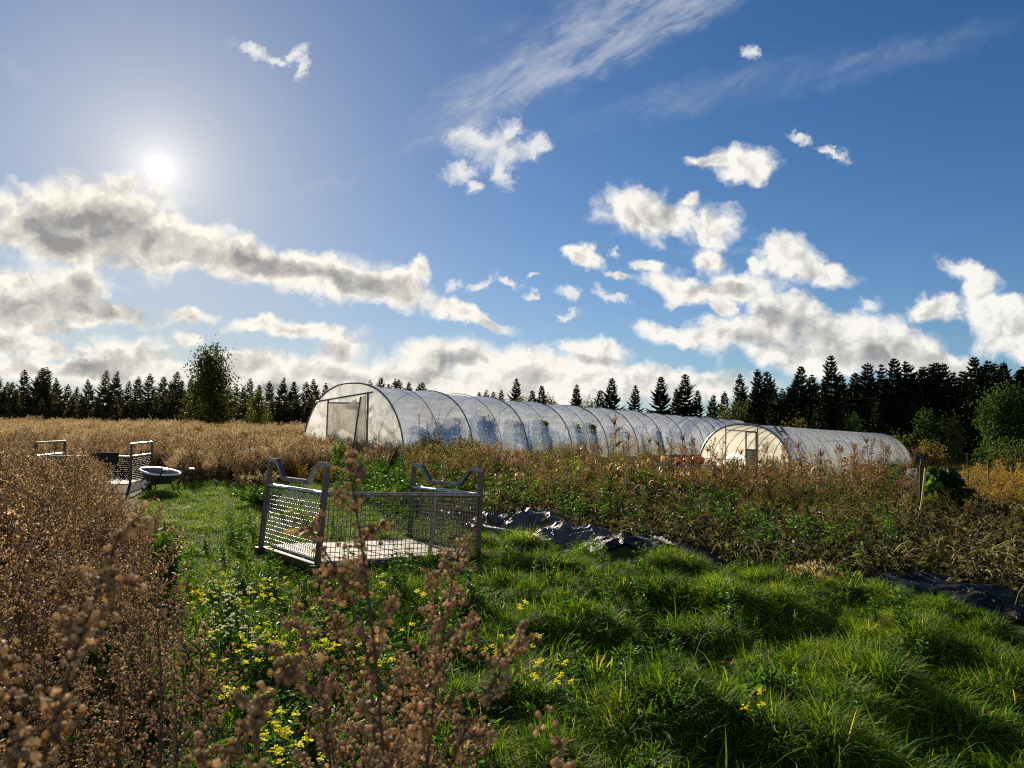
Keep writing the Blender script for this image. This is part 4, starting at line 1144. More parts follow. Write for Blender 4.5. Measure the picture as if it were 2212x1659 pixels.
# ------------------------------------------------------------------ trees
def conifer(seed, h=6., wid=.30, dens=1.0, droop=.35, mat=None, gap=.0, sparse=1.0, spike=1.0):
    rg = np.random.default_rng(seed); tr = MB(); cr = MB()
    q = np.linspace(0, 1, 7); bend = rg.normal(0, .02, 2) * h
    ax = np.stack([bend[0] * q ** 2, bend[1] * q ** 2, q * h], 1)
    tr.tube(ax, np.linspace(.018 * h, .002 * h, 7), 6, .4)
    P = []; D = []; Ls = []
    z = .05 * h
    while z < h * .985:
        u = z / h
        nb = rg.integers(5, 8)
        R0 = wid * h * ((1 - u) ** .88 * (1.0 if u > .12 else .75 + u * 2)) * (.8 + .35 * rg.random()) + .03 * h * (1 - u)
        a0 = rg.random() * 6.28
        for i in range(nb):
            if rg.random() < gap: continue
            a = a0 + i * 6.283 / nb + rg.normal(0, .25); L = R0 * (.65 + .55 * rg.random())
            rise = (.55 * u + .10 - droop * (1 - u)) + rg.normal(0, .08)
            m = max(4, int((9 + 24 * L / (.25 * h)) * dens * sparse))
            s = (np.arange(m) + rg.random(m)) / m; s = .06 + .94 * s
            base = np.stack([np.cos(a) * s * L, np.sin(a) * s * L, z + L * (rise * s + .22 * s ** 2.2)], 1) + np.stack([np.interp(u, q, ax[:, 0]) + 0 * s, np.interp(u, q, ax[:, 1]) + 0 * s, 0 * s], 1)
            side = np.where(rg.random(m) < .5, 1, -1) * (.5 + .5 * rg.random(m))
            d = np.stack([np.cos(a + side * .9), np.sin(a + side * .9), -.28 + .35 * rg.random(m) + rise * .4], 1)
            P.append(base); D.append(d); Ls.append((.10 + .36 * L * (1.02 - s)) * (.7 + .6 * rg.random(m)))
        z += h * (.030 + .018 * (1 - u)) * (.8 + .5 * rg.random())
    # leader
    m = 10; s = .88 + .10 * rg.random(m); P.append(np.stack([np.interp(s, q, ax[:, j]) for j in range(3)], 1)); a = rg.random(m) * 6.28
    D.append(np.stack([np.cos(a), np.sin(a), 1.2 + 0 * a], 1)); Ls.append(np.full(m, .03 * h) * spike)
    P = np.vstack(P); D = np.vstack(D); Ls = np.concatenate(Ls); n = len(P)
    cr.leaves(P, D, Ls, Ls * .36 + .02, -.25, np.clip(rg.normal(.45, .25, n), 0, 1), rg, -.12)
    return tr, cr


def broad(seed, h=8., rx=2.2, shape='egg', n=5200, leaf=.16, trunk=.14):
    rg = np.random.default_rng(seed); tr = MB(); cr = MB()
    q = np.linspace(0, 1, 7); ax = np.stack([.03 * h * np.sin(q * 3), .02 * h * np.sin(q * 4), q * h * .9], 1)
    tr.tube(ax, np.linspace(trunk, trunk * .12, 7), 7, .4)
    C = []
    nl = 34
    for i in range(nl):
        u = .12 + .86 * (i + rg.random()) / nl
        a = rg.random() * 6.283
        env = {'egg': math.sin(math.pi * min(1, .14 + .86 * (1 - u))) ** .7 if u > .3 else .75 + .6 * u, 'cone': (1.03 - u) ** .62 * min(1, .55 + 1.6 * u), 'dome': math.sqrt(max(0, 1 - u * u)) + .1}[shape]
        r = rx * env * (.55 + .5 * rg.random())
        p0 = np.array([np.interp(u * .75, q, ax[:, j]) for j in range(3)]); e = np.array([r * math.cos(a), r * math.sin(a), u * h])
        mid = (p0 + e) / 2 + np.array([0, 0, -.03 * h])
        tr.tube([p0, mid, e], [trunk * .28, trunk * .18, trunk * .05], 4, .5, False)
        for k in range(5):
            f = .35 + .65 * rg.random(); C.append(p0 + (e - p0) * f + rg.normal(0, .10 * rx, 3))
    C = np.array(C); k = rg.integers(0, len(C), n)
    P = C[k] + rg.normal(0, 1, (n, 3)) * (.13 * rx) * (.5 + 1.1 * rg.random((len(C), 1))[k])
    P = P[P[:, 2] > .05]; n = len(P)
    tone = (.35 + .4 * rg.random(len(C)))
    ti = np.clip(tone[rg.integers(0, len(C), n)] * .4 + rg.normal(.30, .18, n), 0, 1)
    cr.leaves(P, rg.normal(size=(n, 3)) + np.array([0, 0, -.2]), leaf * (.6 + .8 * rg.random(n)), leaf * .6, .3, ti, rg, .15)
    return tr, cr


def tree(name, label, cat, tr, cr, mat, loc, group=None, rz=0):
    o = thing(name, label, cat, loc, rz, group)
    part(tr, 'trunk', M_BARK, o, True); part(cr, 'crown', mat, o)
    return o


M_OAKD = veg('olive_leaf', [(0, (.010, .014, .005)), (.4, (.026, .038, .009)), (.75, (.070, .078, .016)), (1, (.17, .13, .025))], transl=.28, rnd=.15, patch=.05, rough=.6, spec=.12)
M_BUSH = veg('bush_leaf', [(0, (.007, .015, .004)), (.4, (.018, .042, .008)), (.75, (.050, .092, .013)), (1, (.12, .14, .02))], transl=.34, rnd=.12, patch=.08, rough=.55, spec=.12)
rt = np.random.default_rng(77)
HID = -400.
SPR = []
for i in range(6):
    h = 6.0
    a, b = conifer(200 + i, h, .27 + .035 * (i % 3), 2.6, .30 + .06 * (i % 3), gap=.05 + .03 * (i % 2))
    SPR.append(dict(tr=a, cr=b, o=None))
PIN = []
for i in range(6):
    a, b = conifer(230 + i, 6.0, .26 + .04 * (i % 3), 2.4, .10, gap=.10, sparse=.9)
    PIN.append(dict(tr=a, cr=b, o=None))


def put_conifer(kit_, i, name, cat, mat, px, py, d, label, group, mind=3.):
    """a conifer whose tip shows at the picture position"""
    if 1440 < px < 1668 and d < 84: d = 84 + (px % 5)
    p = at(px, py, d); z0 = gz(p.x, p.y); h = max(1.2, p.z - z0)
    k = kit_[i % len(kit_)]
    rz = rt.random() * 6.28
    if k['o'] is None:
        k['o'] = tree(name, label, cat, k['tr'], k['cr'], mat, (p.x, p.y, z0), group, rz); k['o'].scale = (h / 6.,) * 3
        k['o'].name = name
        return k['o']
    o = dup(k['o'], (p.x, p.y, z0), rz, h / 6., label, group)
    return o


ROWL = 'dark spruce in the dense row behind the low polytunnel'
row = [(1600, 806), (1640, 797), (1662, 800), (1690, 838), (1727, 790), (1758, 826), (1795, 764), (1838, 822), (1870, 782), (1902, 786), (1936, 772), (1966, 778), (1998, 800), (2020, 786), (2046, 782), (2078, 800), (2106, 769), (2140, 778), (2170, 780), (2200, 792), (2240, 776), (2275, 790), (2310, 780), (2350, 790)]
for i, (x, y) in enumerate(row):
    lab = ROWL; grp = 'spruces in the dense row'
    if (x, y) == (1795, 764): lab = 'tallest pointed spruce standing clear above the row behind the low polytunnel'; grp = None
    o = put_conifer(SPR, i, 'spruce_tree', 'spruce', M_SPRUCE, x, y, 50 + 3 * rt.random() - (x - 1600) * .006, lab, grp or 'spruce at the skyline')
BACK = 'dark spruce half hidden in the second row of the spruce wood'
for i, x in enumerate(np.arange(1572, 2380, 30)):
    put_conifer(SPR, i * 5 + 1, 'spruce_tree', 'spruce', M_SPRUCE, x + rt.normal(0, 6), 815 - max(0, (x - 1700)) * .045 + rt.normal(0, 12) + (22 if x < 1700 else 0), 55 + 2 * rt.random(), BACK, 'spruces of the second row')
for i, x in enumerate(np.arange(1590, 2340, 26)):
    put_conifer(SPR, i * 7 + 2, 'spruce_tree', 'spruce', M_SPRUCE, x + rt.normal(0, 8), 862 + rt.normal(0, 14), 47 + 1.5 * rt.random(), 'lower dark spruce at the foot of the spruce wood', 'low spruces at the foot of the wood')
mid = [(1115, 816, 'pointed spruce right of the two yellow bushes behind the long polytunnel ridge', 74), (1172, 832, 'broad dark spruce next to the pointed one behind the polytunnel ridge', 74), (1150, 842, 'small dark spruce between two larger ones behind the polytunnel ridge', 76),
       (1245, 829, 'narrow spruce standing alone left of the polytunnel middle', 72), (1320, 815, 'ragged spruce with wide low branches behind the polytunnel', 72), (1296, 842, 'short spruce leaning against the ragged one', 73), (1372, 831, 'small even spruce between the ragged and the tall one', 72), (1426, 812, 'slim tall spruce with tiered branches above the polytunnel', 70), (1480, 806, 'full broad spruce above the far end of the polytunnel', 68), (1462, 838, 'low spruce left of the full broad one', 69), (1505, 842, 'low spruce right of the full broad one', 67), (1538, 852, 'last small spruce before the dense wood begins', 62)]
for i, (x, y, lab, d) in enumerate(mid):
    put_conifer(SPR, i + (3 if i % 2 else 0), 'spruce_tree', 'spruce', M_SPRUCE, x, y, d, lab, 'spruces behind the long polytunnel')
for i, x in enumerate((1035, 1052, 1068, 1085)):
    put_conifer(PIN, i, 'pine_tree', 'pine', M_PINE, x, 842 + rt.normal(0, 3), 92, 'one of the low far pines just over the middle of the polytunnel ridge', 'far pines over the ridge')
for i, x in enumerate((755, 800, 822, 838, 852, 868, 884, 900, 915)):
    put_conifer(PIN, i, 'pine_tree', 'pine', M_PINE, x, 822 + rt.normal(0, 4) + (8 if x > 890 or x < 790 else 0), 92, 'one of the far pines peeping over the front of the polytunnel ridge', 'far pines over the front ridge')
LEFT = 'dark conifer in the far tree line on the left'
lx = -60
while lx < 720:
    y = 806 + 10 * math.sin(lx * .05) + rt.normal(0, 7) + (8 if lx > 400 else 0) + (6 if 90 < lx < 240 else 0)
    if lx > 520: y = 824 + rt.normal(0, 7)
    brown = lx < 130 or rt.random() < .35
    put_conifer(PIN if (brown or rt.random() < .85) else SPR, int(rt.integers(0, 20)), 'pine_tree', 'pine' if brown else 'conifer', M_PINE, lx, y, 84 + 6 * rt.random(), LEFT, 'conifers of the left tree line')
    lx += 17 + rt.random() * 13
lx = -60
while lx < 720:
    put_conifer(PIN, int(rt.integers(0, 20)), 'pine_tree', 'conifer', M_PINE, lx, 848 + rt.normal(0, 9), 78 + 3 * rt.random(), 'lower bushy conifer in front of the left tree line', 'low conifers of the left tree line')
    lx += 24 + rt.random() * 12


def put_broad(name, label, cat, px, ptop, d, rx, shape, seed, mat, n, leaf, trunk=.12, group=None):
    p = at(px, ptop, d); z0 = gz(p.x, p.y); h = p.z - z0
    a, b = broad(seed, h, rx, shape, n, leaf, trunk)
    return tree(name, label, cat, a, b, mat, (p.x, p.y, z0), group)


put_broad('oak_tree', 'tall leafy tree with olive green crown rising above the left conifers', 'tree', 453, 752, 70, 3.5, 'cone', 301, M_OAKD, 9500, .25, .2)
put_broad('young_tree', 'small yellowing tree at the right foot of the tall leafy tree', 'tree', 556, 842, 66, 1.7, 'cone', 302, M_OAK, 3200, .16)
put_broad('yellow_bush', 'orange and yellow bush peeping over the polytunnel ridge beside a spruce', 'bush', 1132, 852, 60, 1.3, 'dome', 303, M_FIELD, 1600, .15)
put_broad('yellow_bush', 'yellow green bush right of the orange one over the polytunnel ridge', 'bush', 1192, 852, 60, 1.0, 'dome', 304, M_OAK, 1400, .15)
put_broad('yellow_bush', 'low yellowish bush between the two lone spruces over the ridge', 'bush', 1278, 854, 62, 1.3, 'dome', 305, M_OAK, 1400, .15)
put_broad('bush', 'big round bush with bright green leaves at the right edge before the spruces', 'bush', 2168, 832, 36, 1.6, 'dome', 306, M_BUSH, 11000, .15, .08)
put_broad('bush', 'dark olive bush at the far end of the long polytunnel', 'bush', 1585, 868, 82, 3.2, 'dome', 307, M_OAK, 3600, .15)
put_broad('bush', 'small bright green bush behind the ridge of the low polytunnel', 'bush', 1840, 886, 44, .85, 'dome', 308, M_BUSH, 1700, .12)
put_broad('bush', 'dark bluish bush behind the far end of the low polytunnel', 'bush', 2010, 886, 42, 1.4, 'dome', 309, M_BUSH, 3000, .13)
put_broad('bush', 'olive bush between the bluish bush and the big round bush', 'bush', 2052, 892, 41, .8, 'dome', 310, M_OAK, 1600, .12)
put_broad('bush', 'low rusty brown bush behind the low polytunnel roof', 'bush', 1718, 908, 46, 1.7, 'dome', 311, M_FIELD, 2200, .14)
put_broad('bush', 'low dark bush by the far end wall of the low polytunnel', 'bush', 1945, 934, 40, 1.2, 'dome', 312, M_OAK, 1800, .12)
put_broad('bush', 'brown green bramble mound at the right edge of the meadow', 'bush', 2185, 952, 32, 1.5, 'dome', 313, M_OAK, 2600, .10)
put_broad('bush', 'small rusty shrub in the meadow behind the squash heap', 'bush', 2008, 948, 35, .8, 'dome', 314, M_FIELD, 1400, .10)
for (x, y) in ((1765, 878), (1893, 872)):
    put_conifer(SPR, x, 'spruce_tree', 'spruce', M_LEAF, x, y, 43, 'young spruce in front of the spruce wood, %s of the small bright green bush' % ('left' if x < 1800 else 'right'), 'young spruces')


# ------------------------------------------------------------------ close mugwort plants
def mugwort(label, path, d, seed, nbr=14, reach=.16, dense=1.0, bead=.0042, top=.5, group='dry mugwort plants close to the camera'):
    """path: picture positions from the tip downwards, seen at distance d (or a list of distances)"""
    rg = np.random.default_rng(seed)
    ds = d if isinstance(d, (list, tuple)) else [d] * len(path)
    pts = [np.array(at(x, y, dd)) for (x, y), dd in zip(path, ds)][::-1]
    low = pts[0]; z0 = gz(low[0], low[1])
    root_xy = low[:2] + (low[:2] - pts[1][:2]) * .5 + rg.normal(0, .02, 2)
    if low[2] > z0 + .1: pts = [np.array([root_xy[0], root_xy[1], z0])] + [np.array([*(root_xy * .6 + low[:2] * .4), z0 + (low[2] - z0) * .5])] + pts
    o = thing('mugwort_plant', label, 'dry plant', tuple(pts[0]), 0, group)
    pts = np.array(pts) - pts[0]
    seg = np.concatenate([[0], np.cumsum(np.linalg.norm(np.diff(pts, axis=0), axis=1))]); T = seg[-1]
    u = np.linspace(0, 1, 26) * T
    ax = np.stack([np.interp(u, seg, pts[:, j]) for j in range(3)], 1)
    for _ in range(3): ax[1:-1] = (ax[:-2] + ax[1:-1] * 2 + ax[2:]) / 4
    st = MB(); st.tube(ax, np.linspace(.0048 if d != 1.95 else .009, .0012, 26), 6, .4)
    hd = MB(); lf = MB(); P = []; 
    f = np.linspace(0, 1, 26)
    for i in range(nbr):
        v = 1 - top * (1 - (i + rg.random()) / nbr) / 1.0 * min(1, 1.0)
        p0 = np.array([np.interp(v, f, ax[:, j]) for j in range(3)])
        dirn = ax[min(25, int(v * 25) + 1)] - ax[max(0, int(v * 25) - 1)]; dirn /= np.linalg.norm(dirn) + 1e-9
        a = i * 2.4 + rg.normal(0, .3); L = reach * (1.12 - .95 * (v - (1 - top)) / top) * (.6 + .7 * rg.random())
        r = rg.normal(size=3); s = np.cross(dirn, [math.cos(a), math.sin(a), .1]); s /= np.linalg.norm(s)
        dd = dirn * .75 + s * .66
        q = np.linspace(0, 1, 6)[:, None]
        br = p0 + dd * q * L + np.array([0, 0, .12 * L]) * q ** 2
        st.tube(br, np.linspace(.0020, .0008, 6), 4, .45, False)
        m = int(max(6, 240 * L * dense)); sp = .12 + .88 * rg.random((m, 1))
        c = p0 + dd * sp * L + np.array([0, 0, .12 * L]) * sp ** 2
        P.append(c)
        for k in range(max(2, int(L / .03))):                # short side racemes
            sp = .2 + .8 * rg.random(); c = p0 + dd * sp * L; e = rg.normal(size=3) * .6 + dd; e /= np.linalg.norm(e); l2 = .016 + .028 * rg.random()
            st.tube([c, c + e * l2 * .5, c + e * l2], [.001, .0008, .0006], 3, .5, False)
            P.append(c + e * l2 * rg.random((int(9 * dense), 1)))
        if rg.random() < .25:
            n = 2; lf.leaves(p0 + rg.normal(0, .004, (n, 3)), rg.normal(size=(n, 3)) + dd + np.array([0, 0, -.6]), .016 + .016 * rg.random(n), .008, .5, np.clip(rg.normal(.5, .15, n), 0, .9), rg, .4)
    tipP = ax[-1] + (ax[-1] - ax[-3]) * rg.random((int(22 * dense), 1)) * -1.0
    P.append(tipP)
    P = np.vstack(P); n = len(P)
    hd.balls(P + rg.normal(0, bead * .95, (n, 3)), bead * .72 * (.6 + .7 * rg.random(n)), np.clip(rg.normal(.5, .2, n), 0, 1), rg)
    part(st, 'stem', M_STEM, o, True); part(hd, 'seed_heads', M_SEED, o, True)
    if lf.n: part(lf, 'leaves', M_DRY, o)
    return o


mugwort('tallest dry mugwort with a thick brown seed spike crossing the mesh cage', [(752, 1000), (772, 1090), (790, 1200), (800, 1330), (818, 1480), (838, 1660)], .86, 401, 22, .085, 1.5, .0042, .42)
mugwort('mugwort side stem reaching left across the cage mesh', [(655, 1120), (700, 1160), (745, 1230), (790, 1330), (815, 1480)], .88, 402, 9, .035, 1.5, .0042, .30)
mugwort('mugwort with a dense upright tip just below the right end of the mesh cage', [(992, 1182), (968, 1280), (955, 1400), (930, 1560), (915, 1700)], 1.25, 403, 22, .12, 1.35, .0042, .42)
mugwort('mugwort with a short dense spike left of the upright tip below the cage', [(945, 1245), (935, 1340), (925, 1460), (900, 1700)], 1.35, 404, 18, .10, 1.3, .0042, .36)
mugwort('mugwort stem leaning far to the right over the grass', [(1135, 1362), (1085, 1450), (1030, 1530), (960, 1640), (930, 1720)], .95, 405, 16, .045, 1.5, .0042, .36)
mugwort('second mugwort stem leaning right, below the longest leaning one', [(1030, 1325), (985, 1375), (930, 1450), (880, 1560), (850, 1700)], 1.05, 406, 14, .05, 1.4, .0042, .36)
mugwort('single short mugwort tip rising from the bottom edge in the grass', [(1212, 1608), (1196, 1660), (1180, 1760)], .72, 407, 9, .02, 1.3, .0038, .15)
mugwort('blurred mugwort stem slanting across the left thicket', [(262, 1145), (225, 1200), (205, 1270), (185, 1350), (150, 1440), (100, 1480), (120, 1560), (60, 1660)], .62, 408, 24, .018, 1.5, .0040, .36)
mugwort('blurred mugwort tip at the very left edge of the picture', [(8, 1385), (-20, 1440), (-60, 1560)], .6, 409, 8, .016, 1.5, .004, .15)
mugwort('mugwort at the bottom left corner with large blurred heads', [(45, 1610), (20, 1660), (-10, 1760)], .55, 410, 9, .02, 1.5, .004, .15)
mugwort('blurred mugwort branch rising right from the bottom edge towards the flowers', [(652, 1418), (600, 1500), (560, 1560), (500, 1610), (420, 1665), (380, 1720)], .66, 411, 20, .025, 1.6, .0042, .32)
mugwort('mugwort with slender tips in front of the yellow flowers', [(625, 1310), (668, 1400), (705, 1500), (730, 1680)], 1.3, 412, 16, .10, 1.2, .0042, .36)
mugwort('mugwort behind the tallest one with many fine twigs', [(700, 1280), (730, 1370), (770, 1480), (790, 1690)], 1.4, 413, 18, .11, 1.2, .0042, .36)
mugwort('bushy low mugwort at the bottom centre between two taller stems', [(690, 1450), (700, 1520), (715, 1600), (720, 1720)], 1.15, 414, 14, .12, 1.0, .0042, .30)
mugwort('bushy mugwort right of the bottom centre', [(860, 1440), (850, 1530), (845, 1620), (840, 1740)], 1.2, 415, 14, .12, 1.0, .0042, .30)
mugwort('mugwort with reddish heads at the bottom edge beside the low one', [(1040, 1560), (1010, 1620), (990, 1700)], 1.25, 417, 14, .09, 1.2, .004, .24)
mugwort('dark stemmed mugwort standing free in the middle of the left thicket', [(333, 1268), (342, 1370), (350, 1480), (347, 1660)], 1.95, 418, 14, .16, .55, .0038, .5)
for i, (x, y, d) in enumerate(((118, 1050, 5.2), (188, 1045, 6.0), (60, 1110, 4.4), (160, 1000, 7.0), (262, 1090, 5.0), (30, 1010, 6.5), (225, 1060, 6.6), (90, 1010, 7.5), (12, 1055, 5.0), (140, 1085, 4.6), (205, 1100, 4.4), (300, 1110, 4.9), (320, 1150, 4.0), (285, 1190, 3.6), (240, 1170, 3.7), (75, 1160, 3.6), (170, 1150, 3.7), (25, 1180, 3.3), (130, 1210, 3.1), (340, 1230, 3.0), (390, 1290, 2.6), (300, 1290, 2.6), (215, 1260, 2.7), (90, 1290, 2.6), (15, 1290, 2.5), (430, 1370, 2.3), (375, 1400, 2.1), (255, 1370, 2.2))):
    mugwort('tall dry mugwort spire standing up from the left thicket', [(x, y), (x + 3, y + 80), (x + 8, y + 200)], d, 430 + i, 16, .26, .35, .006, .6, 'mugwort spires of the left thicket')


# ------------------------------------------------------------------ mustard and white seeding weeds
rm = np.random.default_rng(55)
def mustard(seed, h=.5):
    rg = np.random.default_rng(seed); st = MB(); fl = MB(); lf = MB()
    nb = rg.integers(3, 6)
    for i in range(nb):
        a = rg.random() * 6.283; o = (.02 + .12 * rg.random()) * (i > 0); L = h * (.75 + .3 * rg.random())
        q = np.linspace(0, 1, 5); ax = np.stack([o * np.cos(a) * q ** 1.4, o * np.sin(a) * q ** 1.4, L * q], 1)
        st.tube(ax, np.linspace(.003, .0014, 5), 4, .55, False)
        n = 15; c = ax[-1] + rg.normal(0, .013, (n, 3)) * np.array([1, 1, .6])
        for k in range(4):
            ang = k * 1.571 + rg.random(n) * .4
            fl.leaves(c, np.stack([np.cos(ang), np.sin(ang), .35 + 0 * ang], 1), .0095, .008, .1, rg.random(n), rg, 0)
        m = 9; s = .25 + .7 * rg.random(m); P = np.stack([np.interp(s, q, ax[:, j]) for j in range(3)], 1); b = rg.random(m) * 6.28
        st.leaves(P, np.stack([np.cos(b), np.sin(b), .8 + 0 * b], 1), .03, .003, .1, .6, rg, 0)
    n = 12; b = rg.random(n) * 6.28
    lf.leaves(np.stack([0 * b, 0 * b, .05 + .25 * h * rg.random(n)], 1), np.stack([np.cos(b), np.sin(b), .5 + 0 * b], 1), .06 + .05 * rg.random(n), .025, .3, rg.random(n) * .6 + .2, rg, .3)
    return st, fl, lf
MUS = []
for i in range(5):
    o = thing('mustard_plant', 'yellow flowering mustard in the patch of flowers before the mesh cage', 'yellow flower', (0, 0, 0), 0, 'mustard plants before the cage')
    a, b, c = mustard(500 + i); part(a, 'stem', M_LEAF, o, True); part(b, 'flowers', M_YEL, o); part(c, 'leaves', M_LEAF, o); MUS.append(o)
cnt = 0
def put_mus(px, py, d, label=None, group=None, hmin=.16):
    """flower top at the picture position"""
    global cnt
    p = at(px, py, d); z0 = gz(p.x, p.y); h = min(.62, max(hmin, p.z - z0)); k = MUS[cnt % 5]; s = max(.7, h / .5)
    zz = z0 - max(0, .5 * s - h)
    if cnt < 5: k.location = (p.x, p.y, zz); k.scale = (s,) * 3; k.rotation_euler.z = rm.random() * 6
    else: k = dup(k, (p.x, p.y, zz), rm.random() * 6, s, 'yellow flowering mustard in the patch of flowers before the mesh cage', 'mustard plants before the cage', tuple(rm.normal(0, .12, 2)))
    if label: k['label'] = label; k['group'] = group or 'scattered mustard plants'
    cnt += 1
for i in range(38):
    x = rm.uniform(420, 720); y = 1235 + 190 * rm.random() ** 1.3
    if rm.random() < .25: x = rm.uniform(700, 960)
    d = 1.27 * 1536 / (y - 906 - 10) * (.98 + .06 * rm.random()); d = min(d, 6.9) if x > 560 else d
    put_mus(x, y, d)
for x, y in ((505, 1465), (535, 1395), (560, 1480), (590, 1545), (655, 1548), (470, 1470), (615, 1530), (600, 1585)):
    d = 1.2 * 1536 / (y - 912); put_mus(x, y, d, 'single yellow mustard flower among the herbs below the flower patch', 'scattered mustard below the patch')
for x, y, lab in ((1113, 1290, 'tallest lone mustard with a yellow head in the open grass'), (1128, 1360, 'mustard with two heads just below the tallest lone one'), (1180, 1358, 'mustard right of the tallest lone one in the open grass'), (1145, 1420, 'mustard low in the grass beside the leaning mugwort'), (1195, 1425, 'small mustard furthest right of the lone group'), (1062, 1385, 'mustard close to the leaning mugwort tip'), (1658, 1493, 'single yellow bloom on the dark hummock at the right')):
    d = 1.27 * 1536 / (y - 912); put_mus(x, y, d, lab, 'lone mustard plants in the open grass')

def fluff(seed, h=.3):
    rg = np.random.default_rng(seed); st = MB(); fl = MB()
    for i in range(6):
        a = rg.random() * 6.283; o = .10 * rg.random(); L = h * (.7 + .4 * rg.random()); q = np.linspace(0, 1, 4)
        ax = np.stack([o * np.cos(a) * q, o * np.sin(a) * q, L * q], 1); st.tube(ax, .0018, 3, .5, False)
        n = 26; dv = rg.normal(size=(n, 3)); dv[:, 2] = abs(dv[:, 2]); fl.leaves(np.repeat(ax[-1:], n, 0), dv, .013, .006, .1, rg.random(n), rg, 0)
    n = 16; b = rg.random(n) * 6.28
    st.leaves(np.stack([.03 * np.cos(b), .03 * np.sin(b), h * .8 * rg.random(n)], 1), np.stack([np.cos(b), np.sin(b), .5 + 0 * b], 1), .05, .012, .3, .5, rg, .2)
    return st, fl
FL = []
for i in range(3):
    o = thing('groundsel_plant', 'small weed with white fluffy seed heads among the yellow flowers', 'white seed weed', (0, 0, 0), 0, 'white seeding weeds'); a, b = fluff(520 + i); part(a, 'stem', M_LEAF, o); part(b, 'seed_heads', M_WHT, o); FL.append(o)
for i in range(26):
    x = rm.uniform(435, 560); y = rm.uniform(1265, 1400); d = 1.35 * 1536 / (y - 906); p = at(x, y, d); z0 = gz(p.x, p.y)
    if i < 3: FL[i].location = (p.x, p.y, z0)
    else: dup(FL[i % 3], (p.x, p.y, z0), rm.random() * 6, .8 + .4 * rm.random())
for x, y, d in ((260, 1130, 8.5), (310, 1140, 8.3), (205, 1100, 9.5)):
    p = at(x, y, d); dup(FL[0], (p.x, p.y, max(gz(p.x, p.y), p.z - .3)), 0, 1.1, 'white fluffy seed weed at the far edge of the brown thicket', 'white seed weeds by the thicket')


# ------------------------------------------------------------------ corn
def corn(seed, h=1.8):
    rg = np.random.default_rng(seed); st = MB(); lf = MB(); ts = MB()
    q = np.linspace(0, 1, 7); bx, by = rg.normal(0, .10, 2)
    ax = np.stack([bx * q ** 2, by * q ** 2, h * .86 * q], 1); st.tube(ax, np.linspace(.014, .006, 7), 5, .45)
    n = 11; s = .18 + .75 * rg.random(n); P = np.stack([np.interp(s, q, ax[:, j]) for j in range(3)], 1)
    lf.blades(P, rg.random(n) * 6.28, .34 + .30 * rg.random(n), .05 + .03 * rg.random(n), .4 + .5 * rg.random(n), 1.9 + .7 * rg.random(n), 6, np.clip(rg.normal(.55, .22, n), 0, 1), .15)
    n = 6; s = .1 + .6 * rg.random(n); P = np.stack([np.interp(s, q, ax[:, j]) for j in range(3)], 1)
    lf.blades(P, rg.random(n) * 6.28, .20 + .15 * rg.random(n), .06, .2, 2.8, 5, np.clip(rg.normal(.8, .15, n), 0, 1), .3)
    n = 12; ts.blades(np.repeat(ax[-1:], n, 0), rg.random(n) * 6.28, .22 + .12 * rg.random(n), .026, .15 + .35 * rg.random(n), .5 + 1.2 * rg.random(n), 5, .18, .5)
    m = 26; c = ax[-1] + np.array([0, 0, 1]) * rg.random((m, 1)) * .2 + rg.normal(0, .025, (m, 3))
    ts.leaves(c, rg.normal(size=(m, 3)) + np.array([0, 0, .6]), .035, .014, .2, .25, rg, .1)
    return st, lf, ts
CO = []
for i in range(5):
    o = thing('corn_stalk', 'dry orange brown corn stalk in the row before the polytunnels', 'corn stalk', (0, 0, 0), 0, 'dry corn stalks in the bed')
    a, b, c = corn(600 + i); part(a, 'stem', M_CORN, o, True); part(b, 'leaves', M_CORN, o); part(c, 'tassel', M_CORN, o); CO.append(o)
rc = np.random.default_rng(66)
special = {1335: 'tallest dry corn stalk, its tassel high over the polytunnel ribs', 1600: 'corn stalk with a dark upright tip in front of the low polytunnel door', 1690: 'corn stalk right before the ladder', 1880: 'corn stalk with a dark seed head before the end of the low polytunnel'}
cl = [(1335, 893, 15.5), (1362, 930, 16), (1392, 935, 16), (1428, 945, 16.5), (1440, 962, 16), (1472, 932, 16), (1500, 950, 16), (1530, 958, 16), (1300, 958, 16.5), (1265, 968, 16.5), (1240, 960, 16), (1110, 968, 15.5), (1130, 985, 15), (1150, 1000, 15), (1213, 975, 15.5), (1225, 992, 15), (1312, 985, 14.5), (1350, 985, 14), (1385, 990, 14.5), (1420, 1000, 14), (1462, 1005, 14), (1510, 1005, 14.5), (1548, 975, 16), (1575, 990, 15), (1600, 963, 16), (1640, 985, 15), (1690, 975, 15), (1738, 948, 16.5), (1760, 965, 16), (1775, 985, 15), (1815, 958, 17), (1845, 952, 17), (1880, 934, 17), (1862, 990, 16), (1910, 985, 16), (1075, 1010, 14), (1180, 1015, 14)]
for i, (x, y, d) in enumerate(cl):
    p = at(x, y, d); z0 = gz(p.x, p.y); s = max(.45, (p.z - z0) / 1.8); k = CO[i % 5]; rz = rc.random() * 6.28; tl = tuple(rc.normal(0, .05, 2))
    if i < 5: k.location = (p.x, p.y, z0); k.scale = (s,) * 3; k.rotation_euler = (*tl, rz)
    else: k = dup(k, (p.x, p.y, z0), rz, s, 'dry orange brown corn stalk in the row before the polytunnels', 'dry corn stalks in the bed', tl)
    if x in special: k['label'] = special[x]; k['group'] = 'dry corn stalks in the bed'


